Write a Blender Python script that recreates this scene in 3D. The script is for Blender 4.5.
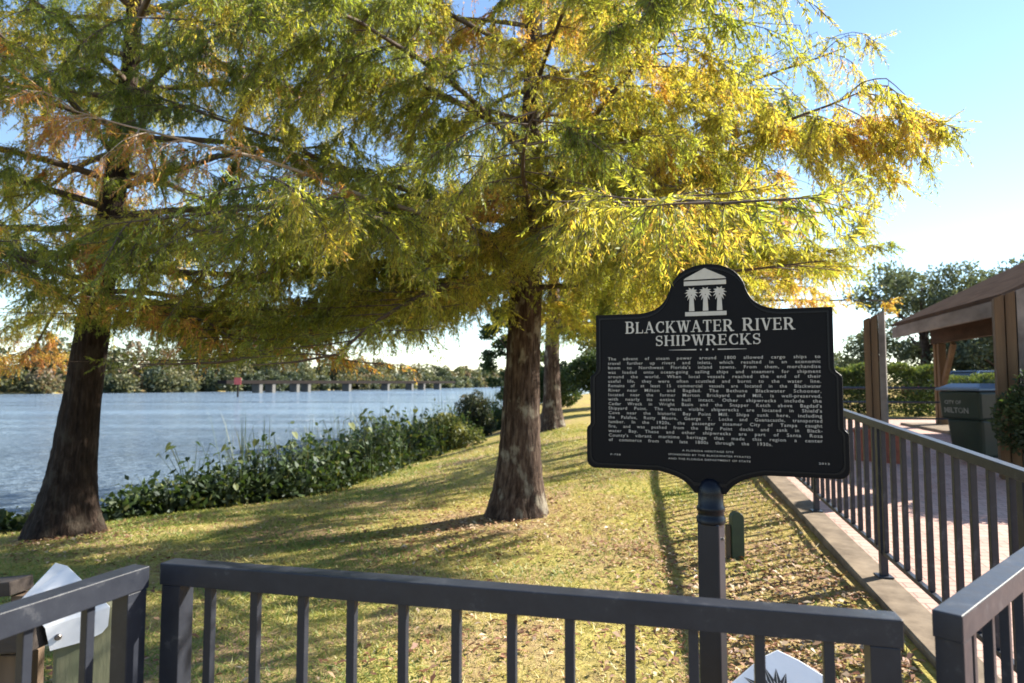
import bpy, bmesh, math, random
import numpy as np
from mathutils import Vector, Matrix

for o in list(bpy.data.objects):
    bpy.data.objects.remove(o)
S = bpy.context.scene
C = S.collection
R = math.radians

# ------------------------------------------------------------------ camera, sky, sun, exposure
EYE = 1.53
PITCH = R(3.55)
FPX = 660.0
cam = bpy.data.cameras.new("camera")
cam.sensor_width = 36.0
cam.lens = FPX / 1024 * 36
cam.clip_start = 0.05
cam.clip_end = 6000
cam.dof.use_dof = True
cam.dof.focus_distance = 2.7
cam.dof.aperture_fstop = 3.6
camo = bpy.data.objects.new("camera", cam)
C.objects.link(camo)
camo.location = (0, 0, EYE)
camo.rotation_euler = (R(90) + PITCH, 0, 0)
S.camera = camo

SUN_EL = R(33.5)
SUN_AZ = R(66)                    # clockwise from +Y, towards +X
sun_dir = Vector((math.sin(SUN_AZ) * math.cos(SUN_EL), math.cos(SUN_AZ) * math.cos(SUN_EL), math.sin(SUN_EL)))
W = bpy.data.worlds.new("World")
S.world = W
W.use_nodes = True
wn = W.node_tree
bg = wn.nodes["Background"]
sky = wn.nodes.new("ShaderNodeTexSky")
sky.sky_type = 'NISHITA'
sky.sun_disc = False
sky.sun_elevation = SUN_EL
sky.sun_rotation = SUN_AZ
sky.air_density = 1.0
sky.dust_density = 0.0
sky.ozone_density = 2.2
wn.links.new(sky.outputs[0], bg.inputs[0])
bg.inputs[1].default_value = 0.087
sl = bpy.data.lights.new("sun", 'SUN')
sl.energy = 5.0
sl.angle = R(0.53)
sl.color = (1.0, 0.93, 0.80)
so = bpy.data.objects.new("sun", sl)
C.objects.link(so)
so.rotation_euler = (-sun_dir).to_track_quat('-Z', 'Y').to_euler()
so.location = (20, 8, 30)

S.view_settings.view_transform = 'Standard'
S.view_settings.look = 'None'
S.view_settings.gamma = 1
S.view_settings.use_curve_mapping = False
S.view_settings.exposure = 1.68
S.render.engine = 'CYCLES'
S.cycles.max_bounces = 8
S.cycles.diffuse_bounces = 3
S.cycles.glossy_bounces = 2
S.cycles.transmission_bounces = 4
S.cycles.filter_width = 1.7


# ------------------------------------------------------------------ helpers
def at(px, py, Y):
    """world point that lies at depth Y in the direction of a pixel of the photograph"""
    a = (px - 512) / FPX
    b = (341.5 - py) / FPX
    d = Vector((a, math.cos(PITCH) - b * math.sin(PITCH), math.sin(PITCH) + b * math.cos(PITCH)))
    return Vector((0, 0, EYE)) + d * (Y / d.y)


def smooth(a, b, x):
    t = np.clip((x - a) / (b - a), 0, 1)
    return t * t * (3 - 2 * t)


def tag(o, label=None, cat=None, group=None, kind=None):
    if label: o["label"] = label
    if cat: o["category"] = cat
    if group: o["group"] = group
    if kind: o["kind"] = kind
    return o


def link(name, me, m, parent=None):
    o = bpy.data.objects.new(name, me)
    if m is not None:
        me.materials.append(m)
    C.objects.link(o)
    if parent is not None:
        o.parent = parent
    return o


def empty(name, loc, rz=0.0):
    o = bpy.data.objects.new(name, None)
    o.empty_display_size = 0.2
    C.objects.link(o)
    o.location = loc
    o.rotation_euler = (0, 0, rz)
    return o


def copy_tree(o, parent=None):
    c = o.copy()
    C.objects.link(c)
    if parent is not None:
        c.parent = parent
    for ch in list(o.children):
        copy_tree(ch, c)
    return c


class MB:
    def __init__(self):
        self.v, self.f = [], []

    def add(self, vs, fs):
        n = len(self.v)
        self.v += [tuple(p) for p in vs]
        self.f += [tuple(i + n for i in q) for q in fs]
        return self

    def box(self, c, s, rz=0.0, M=None):
        hx, hy, hz = s[0] / 2, s[1] / 2, s[2] / 2
        vs = [Vector((x, y, z)) for z in (-hz, hz) for y in (-hy, hy) for x in (-hx, hx)]
        m = M if M is not None else Matrix.Rotation(rz, 3, 'Z')
        vs = [m @ p + Vector(c) for p in vs]
        return self.add(vs, [(0, 2, 3, 1), (4, 5, 7, 6), (0, 1, 5, 4), (2, 6, 7, 3), (0, 4, 6, 2), (1, 3, 7, 5)])

    def bar(self, a, b, w, h, up=(0, 0, 1)):
        """box-section bar from a to b, w across, h along up"""
        a, b = Vector(a), Vector(b)
        d = (b - a)
        L = d.length
        x = d.normalized()
        y = Vector(up).cross(x).normalized()
        z = x.cross(y)
        M = Matrix((x, y, z)).transposed()
        return self.box((a + b) / 2, (L, w, h), M=M)

    def tube(self, pts, rad, n=8, cap=True):
        pts = [Vector(p) for p in pts]
        if not hasattr(rad, '__len__'):
            rad = [rad] * len(pts)
        k = len(pts)
        vs, fs = [], []
        ref = Vector((0.31, 0.17, 0.93))
        for i, p in enumerate(pts):
            t = (pts[min(i + 1, k - 1)] - pts[max(i - 1, 0)]).normalized()
            u = t.cross(ref)
            if u.length < 1e-4: u = t.cross(Vector((1, 0, 0)))
            u.normalize()
            w = t.cross(u)
            for j in range(n):
                a = 2 * math.pi * j / n
                vs.append(p + (u * math.cos(a) + w * math.sin(a)) * rad[i])
        for i in range(k - 1):
            for j in range(n):
                j2 = (j + 1) % n
                fs.append((i * n + j, i * n + j2, (i + 1) * n + j2, (i + 1) * n + j))
        if cap:
            fs.append(tuple(range(n))[::-1])
            fs.append(tuple((k - 1) * n + j for j in range(n)))
        return self.add(vs, fs)

    def lathe(self, c, prof, n=24):
        c = Vector(c)
        vs, fs = [], []
        for r, z in prof:
            for j in range(n):
                a = 2 * math.pi * j / n
                vs.append(c + Vector((r * math.cos(a), r * math.sin(a), z)))
        for i in range(len(prof) - 1):
            for j in range(n):
                j2 = (j + 1) % n
                fs.append((i * n + j, i * n + j2, (i + 1) * n + j2, (i + 1) * n + j))
        fs.append(tuple(range(n))[::-1])
        fs.append(tuple((len(prof) - 1) * n + j for j in range(n)))
        return self.add(vs, fs)

    def prism(self, pts2, y0, y1):
        """outline in local xz, extruded along y from y0 (front) to y1"""
        n = len(pts2)
        vs = [(x, y0, z) for x, z in pts2] + [(x, y1, z) for x, z in pts2]
        fs = [tuple(range(n)), tuple(range(n, 2 * n))[::-1]]
        fs += [(i, i + n, (i + 1) % n + n, (i + 1) % n) for i in range(n)]
        return self.add(vs, fs)

    def build(self, name, m, parent=None, bevel=0.0, smooth_angle=None, offset=None):
        me = bpy.data.meshes.new(name)
        vs = self.v if offset is None else [tuple(Vector(p) - Vector(offset)) for p in self.v]
        me.from_pydata(vs, [], self.f)
        bm = bmesh.new()
        bm.from_mesh(me)
        bmesh.ops.recalc_face_normals(bm, faces=bm.faces)
        bm.to_mesh(me)
        bm.free()
        me.update()
        o = link(name, me, m, parent)
        if bevel:
            b = o.modifiers.new("bevel", 'BEVEL')
            b.width = bevel
            b.segments = 2
            b.limit_method = 'ANGLE'
            b.angle_limit = R(40)
        if smooth_angle:
            me.polygons.foreach_set("use_smooth", [True] * len(me.polygons))
            me.set_sharp_from_angle(angle=R(smooth_angle))
        return o


def np_mesh(name, V, F, m, parent=None, col=None, smooth_faces=False):
    """quads or triangles from numpy arrays"""
    V = np.asarray(V, np.float32)
    F = np.asarray(F, np.int32)
    k = F.shape[1]
    me = bpy.data.meshes.new(name)
    me.vertices.add(len(V))
    me.vertices.foreach_set("co", V.ravel())
    me.loops.add(F.size)
    me.loops.foreach_set("vertex_index", F.ravel())
    me.polygons.add(len(F))
    me.polygons.foreach_set("loop_start", np.arange(0, F.size, k, dtype=np.int32))
    me.polygons.foreach_set("loop_total", np.full(len(F), k, np.int32))
    if smooth_faces:
        me.polygons.foreach_set("use_smooth", np.ones(len(F), bool))
    me.update(calc_edges=True)
    if col is not None:
        a = me.color_attributes.new("leaf_colour", 'FLOAT_COLOR', 'POINT')
        cc = np.ones((len(V), 4), np.float32)
        cc[:, :3] = col
        a.data.foreach_set("color", cc.ravel())
    return link(name, me, m, parent)


# ------------------------------------------------------------------ materials
def mat(name):
    m = bpy.data.materials.new(name)
    m.use_nodes = True
    nt = m.node_tree
    b = nt.nodes["Principled BSDF"]
    return m, nt, b


def N(nt, t, **kw):
    n = nt.nodes.new(t)
    for k, v in kw.items():
        if k in n.inputs.keys():
            n.inputs[k].default_value = v
        else:
            setattr(n, k, v)
    return n


def ramp(nt, fac, stops):
    r = nt.nodes.new("ShaderNodeValToRGB")
    e = r.color_ramp.elements
    while len(e) < len(stops): e.new(0.5)
    for i, (p, c) in enumerate(stops):
        e[i].position = p
        e[i].color = (*c, 1)
    nt.links.new(fac, r.inputs[0])
    return r.outputs[0]


def coords(nt, scale=(1, 1, 1), src="Object", rot=(0, 0, 0)):
    tc = nt.nodes.new("ShaderNodeTexCoord")
    mp = nt.nodes.new("ShaderNodeMapping")
    mp.inputs["Scale"].default_value = scale
    mp.inputs["Rotation"].default_value = rot
    nt.links.new(tc.outputs[src], mp.inputs[0])
    return mp.outputs[0]


def noise(nt, vec, scale, detail=4, rough=0.55):
    n = N(nt, "ShaderNodeTexNoise", Scale=scale, Detail=detail, Roughness=rough)
    nt.links.new(vec, n.inputs["Vector"])
    return n.outputs["Fac"]


def bump(nt, b, h, strength=0.4, dist=0.01):
    n = N(nt, "ShaderNodeBump", Strength=strength, Distance=dist)
    nt.links.new(h, n.inputs["Height"])
    nt.links.new(n.outputs[0], b.inputs["Normal"])


def mixc(nt, fac, a, b):
    n = nt.nodes.new("ShaderNodeMix")
    n.data_type = 'RGBA'
    for s, v in ((0, fac), (6, a), (7, b)):
        if hasattr(v, "node"): nt.links.new(v, n.inputs[s])
        elif s == 0: n.inputs[0].default_value = v
        else: n.inputs[s].default_value = (*v, 1)
    return n.outputs[2]


def simple(name, c1, c2=None, scale=6, rough=0.6, bumpk=0.0, stretch=(1, 1, 1), metal=0.0, spec=0.5, bdist=0.004):
    m, nt, b = mat(name)
    vec = coords(nt, stretch)
    f = noise(nt, vec, scale, 5, 0.6)
    c2 = c2 or tuple(x * 0.75 for x in c1)
    nt.links.new(ramp(nt, f, [(0.3, c2), (0.7, c1)]), b.inputs["Base Color"])
    b.inputs["Roughness"].default_value = rough
    b.inputs["Metallic"].default_value = metal
    b.inputs["Specular IOR Level"].default_value = spec
    if bumpk:
        bump(nt, b, noise(nt, vec, scale * 6, 4, 0.6), bumpk, bdist)
    return m


def leaf_mat(name, trans=0.5, rough=0.5, boost=1.25):
    m, nt, b = mat(name)
    nt.nodes.remove(b)
    out = nt.nodes["Material Output"]
    a = N(nt, "ShaderNodeAttribute", attribute_name="leaf_colour")
    d = nt.nodes.new("ShaderNodeBsdfDiffuse")
    t = nt.nodes.new("ShaderNodeBsdfTranslucent")
    mul = nt.nodes.new("ShaderNodeVectorMath")
    mul.operation = 'MULTIPLY'
    mul.inputs[1].default_value = (boost * 1.02, boost, boost * 0.68)
    nt.links.new(a.outputs["Color"], mul.inputs[0])
    nt.links.new(a.outputs["Color"], d.inputs["Color"])
    nt.links.new(mul.outputs[0], t.inputs["Color"])
    x = nt.nodes.new("ShaderNodeMixShader")
    x.inputs[0].default_value = trans
    nt.links.new(d.outputs[0], x.inputs[1])
    nt.links.new(t.outputs[0], x.inputs[2])
    g = N(nt, "ShaderNodeBsdfGlossy", Roughness=rough)
    g.inputs["Color"].default_value = (0.8, 0.85, 0.9, 1)
    y = nt.nodes.new("ShaderNodeMixShader")
    y.inputs[0].default_value = 0.035
    nt.links.new(x.outputs[0], y.inputs[1])
    nt.links.new(g.outputs[0], y.inputs[2])
    nt.links.new(y.outputs[0], out.inputs["Surface"])
    return m


M = {}
M['leaf'] = leaf_mat("feathery_leaf", 0.6, 0.5, 1.7)
M['broad'] = leaf_mat("broad_leaf", 0.38, 0.6)
M['grass'] = leaf_mat("grass_blade", 0.35, 0.5, 1.0)
M['litter'] = leaf_mat("leaf_litter", 0.15, 0.6, 1.0)


def bark_mat(name, dark, mid, light, lichen):
    m, nt, b = mat(name)
    v1 = coords(nt, (1, 1, 0.16))
    v2 = coords(nt, (1, 1, 0.6))
    f = noise(nt, v1, 26, 6, 0.65)
    base = ramp(nt, f, [(0.32, dark), (0.52, mid), (0.72, light)])
    pat = noise(nt, v2, 4.5, 5, 0.62)
    pf = ramp(nt, pat, [(0.56, (0, 0, 0)), (0.66, (1, 1, 1))])
    nt.links.new(mixc(nt, pf, base, lichen), b.inputs["Base Color"])
    b.inputs["Roughness"].default_value = 0.9
    b.inputs["Specular IOR Level"].default_value = 0.15
    bump(nt, b, f, 1.0, 0.05)
    return m


M['bark'] = bark_mat("cypress_bark", (0.016, 0.010, 0.008), (0.075, 0.049, 0.037), (0.18, 0.135, 0.105), (0.26, 0.23, 0.18))
M['bark_dark'] = bark_mat("dark_bark", (0.010, 0.006, 0.005), (0.032, 0.021, 0.016), (0.07, 0.05, 0.039), (0.055, 0.044, 0.034))
M['twig'] = simple("twig_bark", (0.13, 0.09, 0.065), (0.06, 0.042, 0.032), 12, 0.9, 0.3)
M['twig_sunlit'] = simple("sunlit_pale_twig_bark", (0.42, 0.34, 0.27), (0.28, 0.2, 0.15), 14, 0.85, 0.3)  # lighter twig bark for one bough, its sunlit whiteness put into the colour

# painted railing
m, nt, b = mat("railing_paint")
vec = coords(nt)
f = noise(nt, vec, 14, 6, 0.7)
nt.links.new(ramp(nt, f, [(0.25, (0.017, 0.0195, 0.028)), (0.58, (0.026, 0.0295, 0.040)), (0.72, (0.075, 0.078, 0.088))]), b.inputs["Base Color"])
rr = nt.nodes.new("ShaderNodeMapRange")
rr.inputs[3].default_value = 0.28; rr.inputs[4].default_value = 0.5
nt.links.new(noise(nt, vec, 30, 5), rr.inputs[0])
nt.links.new(rr.outputs[0], b.inputs["Roughness"])
bump(nt, b, noise(nt, vec, 90, 3), 0.25, 0.0015)
b.inputs['Specular IOR Level'].default_value = 0.28
M['rail'] = m

M['sign'] = simple("sign_black_enamel", (0.005, 0.005, 0.007), (0.0035, 0.0035, 0.005), 4, 0.5, 0.12, bdist=0.001, spec=0.12)
M['sign_rim'] = simple("sign_rim_enamel", (0.006, 0.006, 0.008), (0.004, 0.004, 0.006), 6, 0.4, spec=0.2)
M['letter'] = simple("sign_cream_paint", (0.52, 0.49, 0.44), (0.43, 0.40, 0.36), 30, 0.6)
M['collar'] = simple("blue_black_enamel", (0.006, 0.007, 0.013), (0.004, 0.005, 0.009), 6, 0.3, spec=0.25)
M['post'] = simple("post_grey_paint", (0.017, 0.021, 0.032), (0.012, 0.015, 0.024), 10, 0.35, 0.1, spec=0.4)
M['concrete'] = simple("kerb_concrete", (0.27, 0.215, 0.16), (0.12, 0.094, 0.072), 5, 0.9, 0.5, spec=0.06)
M['white'] = simple("white_panel", (0.78, 0.79, 0.82), (0.68, 0.69, 0.72), 5, 0.35, 0.08)
M['ink'] = simple("black_ink", (0.02, 0.02, 0.022), None, 8, 0.5)
M['bolt'] = simple("bolt_steel", (0.25, 0.24, 0.23), (0.10, 0.08, 0.07), 40, 0.45, metal=0.8)
M['timber'] = simple("weathered_timber", (0.17, 0.12, 0.085), (0.07, 0.052, 0.038), 7, 0.85, 0.6, (1, 1, 0.12), spec=0.1)
M['timber_h'] = simple("dark_weathered_timber", (0.065, 0.048, 0.039), (0.02, 0.015, 0.013), 9, 0.85, 0.7, (0.15, 1, 1))
M['greenwood'] = simple("green_stained_post", (0.19, 0.175, 0.11), (0.09, 0.105, 0.06), 6, 0.85, 0.5, (1, 1, 0.18))
M['plank'] = simple("tan_plank", (0.20, 0.135, 0.08), (0.08, 0.054, 0.036), 6, 0.8, 0.5, (1, 1, 0.08), spec=0.1)
M['fascia'] = simple("grey_fascia", (0.25, 0.225, 0.205), (0.13, 0.115, 0.105), 4, 0.85, 0.4, (1, 0.15, 1), spec=0.1)
M['ceiling'] = simple("red_brown_boards", (0.07, 0.042, 0.03), (0.035, 0.022, 0.016), 5, 0.8, 0.4, (1, 0.1, 1), spec=0.1)
M['redbrick'] = simple("red_brick_base", (0.26, 0.085, 0.055), (0.15, 0.05, 0.035), 12, 0.85, 0.4)
M['pipe'] = simple("dark_pipe_paint", (0.02, 0.024, 0.04), None, 8, 0.32)
M['binbody'] = simple("dark_green_plastic", (0.026, 0.042, 0.031), (0.019, 0.031, 0.024), 4, 0.4, 0.1, spec=0.3)
M['binlid'] = simple("blue_grey_lid", (0.10, 0.15, 0.21), (0.075, 0.115, 0.165), 4, 0.28, 0.1)
M['stencil'] = simple("faded_stencil_paint", (0.30, 0.31, 0.29), (0.12, 0.13, 0.12), 14, 0.7)
M['rubber'] = simple("black_rubber", (0.02, 0.02, 0.02), None, 8, 0.8)
M['stub'] = simple("dark_green_stub_paint", (0.035, 0.06, 0.03), (0.02, 0.035, 0.02), 12, 0.6, 0.3)
M['pier'] = simple("pale_concrete", (0.15, 0.145, 0.135), (0.09, 0.085, 0.08), 0.6, 0.9)
M['girder'] = simple("dark_rust_girder", (0.022, 0.016, 0.014), (0.014, 0.011, 0.010), 0.4, 0.8, spec=0.1)
M['redsign'] = simple("red_beacon_paint", (0.62, 0.10, 0.09), None, 2, 0.6)
M['straw'] = simple("dry_stick", (0.6, 0.5, 0.36), (0.45, 0.36, 0.24), 20, 0.8)

# shingles
m, nt, b = mat("brown_shingles")
vec = coords(nt, (1, 1, 1), "UV")
br = N(nt, "ShaderNodeTexBrick", Scale=1.0)
br.inputs["Color1"].default_value = (0.072, 0.050, 0.040, 1)
br.inputs["Color2"].default_value = (0.034, 0.024, 0.020, 1)
br.inputs["Mortar"].default_value = (0.04, 0.03, 0.028, 1)
br.inputs["Mortar Size"].default_value = 0.012
br.inputs["Brick Width"].default_value = 0.3
br.inputs["Row Height"].default_value = 0.14
nt.links.new(vec, br.inputs["Vector"])
f = noise(nt, coords(nt), 2.2, 8, 0.75)
nt.links.new(mixc(nt, f, br.outputs["Color"], (0.10, 0.076, 0.062)), b.inputs["Base Color"])
b.inputs["Roughness"].default_value = 0.95
b.inputs["Specular IOR Level"].default_value = 0.0
bump(nt, b, br.outputs["Fac"], -0.5, 0.01)
M['shingle'] = m

# brick paving
m, nt, b = mat("brick_paving")
vec = coords(nt, (1, 1, 1), "Object", (0, 0, R(11)))
br = N(nt, "ShaderNodeTexBrick", Scale=1.0)
br.inputs["Color1"].default_value = (0.52, 0.335, 0.28, 1)
br.inputs["Color2"].default_value = (0.41, 0.255, 0.215, 1)
br.inputs["Mortar"].default_value = (0.17, 0.13, 0.11, 1)
br.inputs["Mortar Size"].default_value = 0.006
br.inputs["Brick Width"].default_value = 0.2
br.inputs["Row Height"].default_value = 0.1
nt.links.new(vec, br.inputs["Vector"])
f = noise(nt, coords(nt), 1.3, 6, 0.65)
nt.links.new(mixc(nt, ramp(nt, f, [(0.35, (0, 0, 0)), (0.8, (0.55, 0.55, 0.55))]), br.outputs["Color"], (0.52, 0.40, 0.345)), b.inputs["Base Color"])
b.inputs["Roughness"].default_value = 0.85
b.inputs["Specular IOR Level"].default_value = 0.06
bump(nt, b, br.outputs["Fac"], -0.5, 0.006)
M['paving'] = m

# lawn soil and turf
m, nt, b = mat("lawn_turf")
vec = coords(nt)
f1 = noise(nt, vec, 0.9, 6, 0.65)
f2 = noise(nt, vec, 14, 6, 0.7)
f3 = noise(nt, vec, 70, 4, 0.7)
g = ramp(nt, f2, [(0.30, (0.12, 0.10, 0.04)), (0.48, (0.36, 0.31, 0.095)), (0.7, (0.52, 0.43, 0.17))])
d = ramp(nt, f3, [(0.3, (0.15, 0.085, 0.055)), (0.55, (0.38, 0.26, 0.16)), (0.75, (0.55, 0.42, 0.28))])
nt.links.new(mixc(nt, ramp(nt, f1, [(0.42, (0, 0, 0)), (0.62, (1, 1, 1))]), g, d), b.inputs["Base Color"])
b.inputs["Roughness"].default_value = 1.0
b.inputs["Specular IOR Level"].default_value = 0.0
bump(nt, b, f3, 0.8, 0.02)
M['lawn'] = m

# water
m, nt, b = mat("river_water")
b.inputs["Base Color"].default_value = (0.17, 0.23, 0.30, 1)
b.inputs["Roughness"].default_value = 0.06
b.inputs["IOR"].default_value = 1.33
vec = coords(nt, (0.7, 1.6, 1), "Object", (0, 0, R(-25)))
w1 = noise(nt, vec, 1.7, 5, 0.65)
w2 = noise(nt, vec, 0.16, 3, 0.5)
add = nt.nodes.new("ShaderNodeMath"); add.operation = 'MULTIPLY_ADD'
add.inputs[1].default_value = 2.2
nt.links.new(w2, add.inputs[0]); nt.links.new(w1, add.inputs[2])
bump(nt, b, add.outputs[0], 1.0, 0.6)
wl = noise(nt, coords(nt, (0.012, 0.11, 1), "Object", (0, 0, R(-12))), 1.0, 5, 0.6)     # wind lanes
wr = nt.nodes.new("ShaderNodeMapRange")
wr.inputs[1].default_value = 0.35; wr.inputs[2].default_value = 0.7
wr.inputs[3].default_value = 0.05; wr.inputs[4].default_value = 0.26
nt.links.new(wl, wr.inputs[0])
nt.links.new(wr.outputs[0], b.inputs["Roughness"])
M['water'] = m

# ------------------------------------------------------------------ terrain
BANK = np.array([(-300, -60), (-30, 2), (-12, 7.6), (-7.2, 9.6), (-4.0, 12.6), (-2.3, 22), (-0.7, 30), (3, 60), (20, 140), (80, 400), (200, 900)], float)
FAR = np.array([(-600, -40), (-190, 60), (-120, 140), (-60, 215), (-25, 330), (10, 480), (110, 950)], float)


def poly_dist(P, L):
    """distance to a polyline, positive on its right-hand side walking along it"""
    x, y = P[..., 0], P[..., 1]
    best = np.full(x.shape, 1e9)
    sign = np.ones(x.shape)
    for a, b in zip(L[:-1], L[1:]):
        d = b - a
        t = np.clip(((x - a[0]) * d[0] + (y - a[1]) * d[1]) / (d @ d), 0, 1)
        q = np.hypot(x - a[0] - t * d[0], y - a[1] - t * d[1])
        cr = (x - a[0]) * d[1] - (y - a[1]) * d[0]
        u = q < best - 1e-9
        best = np.where(u, q, best)
        sign = np.where(u, np.where(cr >= 0, 1, -1), sign)
    return best * sign


def ramp_z(y):
    return np.clip(0.061 * (np.asarray(y, float) - 2.85), 0, 0.62) - 0.10


WATER_Z = -1.12


def gz(x, y):
    x = np.asarray(x, float); y = np.asarray(y, float)
    P = np.stack([x, y], -1)
    s = poly_dist(P, BANK)
    top = (ramp_z(y) + 0.01) * smooth(-2.5, 3.0, x) - 0.012 * smooth(1.5, 3.0, x)
    land = top + (-0.66) * np.exp(-np.clip(s, 0, 60) / 3.2)
    bed = np.maximum(-0.66 + s * 0.8, -3.0)
    z = np.where(s >= 0, land, bed)
    far = -poly_dist(P, FAR)
    zf = np.clip(WATER_Z - 0.3 + 0.12 * far, -3.0, 0.6)
    z = np.where(far > -6, np.maximum(z, zf), z)
    z = z + np.where((s > 0.3) & (y < 80), 0.014 * np.sin(x * 2.1 + y * 0.7) * np.sin(y * 1.7 - x * 0.4), 0)
    return z


def gz1(x, y):
    return float(gz(np.array([x]), np.array([y]))[0])


def axis(lo, hi, fine_lo, fine_hi, step, grow=1.17):
    v = list(np.arange(fine_lo, fine_hi + 1e-6, step))
    d = step
    while v[-1] < hi:
        d *= grow
        v.append(v[-1] + d)
    d = step
    while v[0] > lo:
        d *= grow
        v.insert(0, v[0] - d)
    return np.array(v)


ax = axis(-2500, 2500, -14, 12, 0.2)
ay = axis(-400, 3500, 0, 30, 0.2)
GX, GY = np.meshgrid(ax, ay)
GZ = gz(GX, GY)
nx, ny = len(ax), len(ay)
idx = np.arange(nx * ny).reshape(ny, nx)
F = np.stack([idx[:-1, :-1], idx[:-1, 1:], idx[1:, 1:], idx[1:, :-1]], -1).reshape(-1, 4)
ground = np_mesh("lawn", np.stack([GX, GY, GZ], -1).reshape(-1, 3), F, M['lawn'], smooth_faces=True)
tag(ground, "sloping leaf strewn lawn running down to the river bank", "lawn", kind="structure")

wb = MB()
wb.add([(-2500, -400, WATER_Z), (2500, -400, WATER_Z), (2500, 3500, WATER_Z), (-2500, 3500, WATER_Z)], [(0, 1, 2, 3)])
tag(wb.build("water", M['water']), "wide blue rippled river beyond the trees", "river", kind="structure")

# path with kerb on the right
Lx = lambda y: 2.6 + 0.198 * (y - 4)
ys = np.concatenate([np.arange(-3, 18.01, 0.25)])
pv, pf = [], []
for i, y in enumerate(ys):
    xr = 60.0
    pv += [(Lx(y) + 0.02 if y < 17 else Lx(y), y, ramp_z(y) + 0.004), (xr, y, ramp_z(y) + 0.004)]
    if i: pf.append((2 * i - 2, 2 * i - 1, 2 * i + 1, 2 * i))
tag(MB().add(pv, pf).build("path", M['paving']), "pinkish brick paved walkway beyond the right railing", "path", kind="structure")

kb = MB()
kv, kf = [], []
yk = np.arange(1.6, 13.01, 0.3)
for i, y in enumerate(yk):
    z = float(ramp_z(y))
    x0, x1 = Lx(y) - 0.19, Lx(y) + 0.06
    kv += [(x0, y, z - 0.25), (x0, y, z + 0.015), (x0 + 0.012, y, z + 0.027), (x1, y, z + 0.027), (x1, y, z - 0.25)]
    if i:
        a, c = 5 * (i - 1), 5 * i
        for j in range(4):
            kf.append((a + j, a + j + 1, c + j + 1, c + j))
kf += [(0, 1, 2, 3, 4), tuple(5 * (len(yk) - 1) + j for j in range(5))[::-1]]
tag(kb.add(kv, kf).build("kerb", M['concrete']), "pale concrete kerb strip between lawn and brick walkway", "kerb", kind="structure")

# viewing deck the camera stands on
dk = MB()
out = [(-0.95, 1.79), (0.83, 1.355), (1.50, 1.97), (2.2, 2.3), (2.25, -2.5), (-1.9, -2.5), (-1.2, 0.8)]
n = len(out)
dk.add([(x, y, 0.0) for x, y in out] + [(x, y, -0.25) for x, y in out],
       [tuple(range(n)), tuple(range(n, 2 * n))[::-1]] + [(i, i + n, (i + 1) % n + n, (i + 1) % n) for i in range(n)])
tag(dk.build("deck", M['concrete']), "concrete viewing deck inside the railings", "deck", kind="structure")


# ------------------------------------------------------------------ railings
def railing(name, label, a, b, posts, nbal, toprail=0.054, zbot=0.10, height=1.07, post_w=0.055, bal=0.021, group=None):
    """a, b: base points (x, y, z); posts: distances along where posts stand"""
    a, b = Vector(a), Vector(b)
    root = empty(name, a)
    d = b - a
    L = d.length
    u = d.normalized()
    hz = Vector((d.x, d.y, 0)).normalized()
    ang = math.atan2(hz.y, hz.x)
    up = Vector((0, 0, 1))
    t = MB()
    t.bar(up * (height - toprail / 2) , d + up * (height - toprail / 2), toprail, toprail)
    t.build("top_rail", M['rail'], root, bevel=0.0025)
    t = MB()
    t.bar(up * (zbot + 0.016) , d + up * (zbot + 0.016), 0.034, 0.032)
    t.build("bottom_rail", M['rail'], root, bevel=0.003)
    for p in posts:
        q = u * p
        h0, h1 = 0.0, height - toprail - 0.0005
        pm = MB().box((0, 0, (h1 - h0) / 2), (post_w, post_w - 0.004, h1 - h0))
        o = pm.build("post", M['rail'], root, bevel=0.002)
        o.location = q
        o.rotation_euler = (0, 0, ang)
        MB().box((0, 0, 0.005), (0.12, 0.11, 0.01), rz=ang).build('base_plate', M['rail'], root, bevel=0.002).location = q
    bm_ = MB().box((0, 0, 0), (bal, bal, height - toprail - zbot - 0.034))
    first = None
    k = 0
    for s in np.linspace(0, L, nbal + 2)[1:-1]:
        if any(abs(s - p) < (post_w + bal) / 2 + 0.01 for p in posts):
            continue
        if first is None:
            first = bm_.build("baluster", M['rail'], root, bevel=0.002)
            o = first
        else:
            o = first.copy()
            C.objects.link(o)
            o.parent = root
        o.location = u * s + up * ((height - toprail + zbot + 0.034) / 2)
        o.rotation_euler = (0, 0, ang)
    tag(root, label, "railing", group)
    return root


fa, fb = Vector((-0.892, 1.742, 0)), Vector((0.765, 1.335, 0))
railing("metal_railing", "grey metal railing across the foreground, in front of the black marker", fa, fb, [0.033, (fb - fa).length - 0.033], 12)
railing("metal_railing", "grey railing at lower left ending beside the white cut-corner plate", (-0.936, 1.70, 0), (-1.336, 0.46, 0), [0.033, 1.26], 8)
railing("metal_railing", "sunlit grey railing at lower right with bright blue-grey top", (0.870, 1.352, 0), (1.628, 2.02, 0.0), [0.034, 0.97], 6)
y0, y1 = 2.5, 12.0
ra = Vector((Lx(y0), y0, float(ramp_z(y0)) + 0.02))
# sloped part: keep it straight by starting where the ramp starts
ra = Vector((Lx(2.9), 2.9, float(ramp_z(2.9)) + 0.027))
rb = Vector((Lx(12.0), 12.0, float(ramp_z(12.0)) + 0.027))
Lr = (rb - ra).length
pp = [(y - 2.9) / 9.1 * Lr for y in (3.17, 5.1, 7.03, 8.96, 10.9)]
railing("metal_railing", "long dark railing standing on the kerb of the brick walkway", ra, rb, pp, int(Lr / 0.20), bal=0.033, zbot=0.17, height=1.17)

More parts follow.
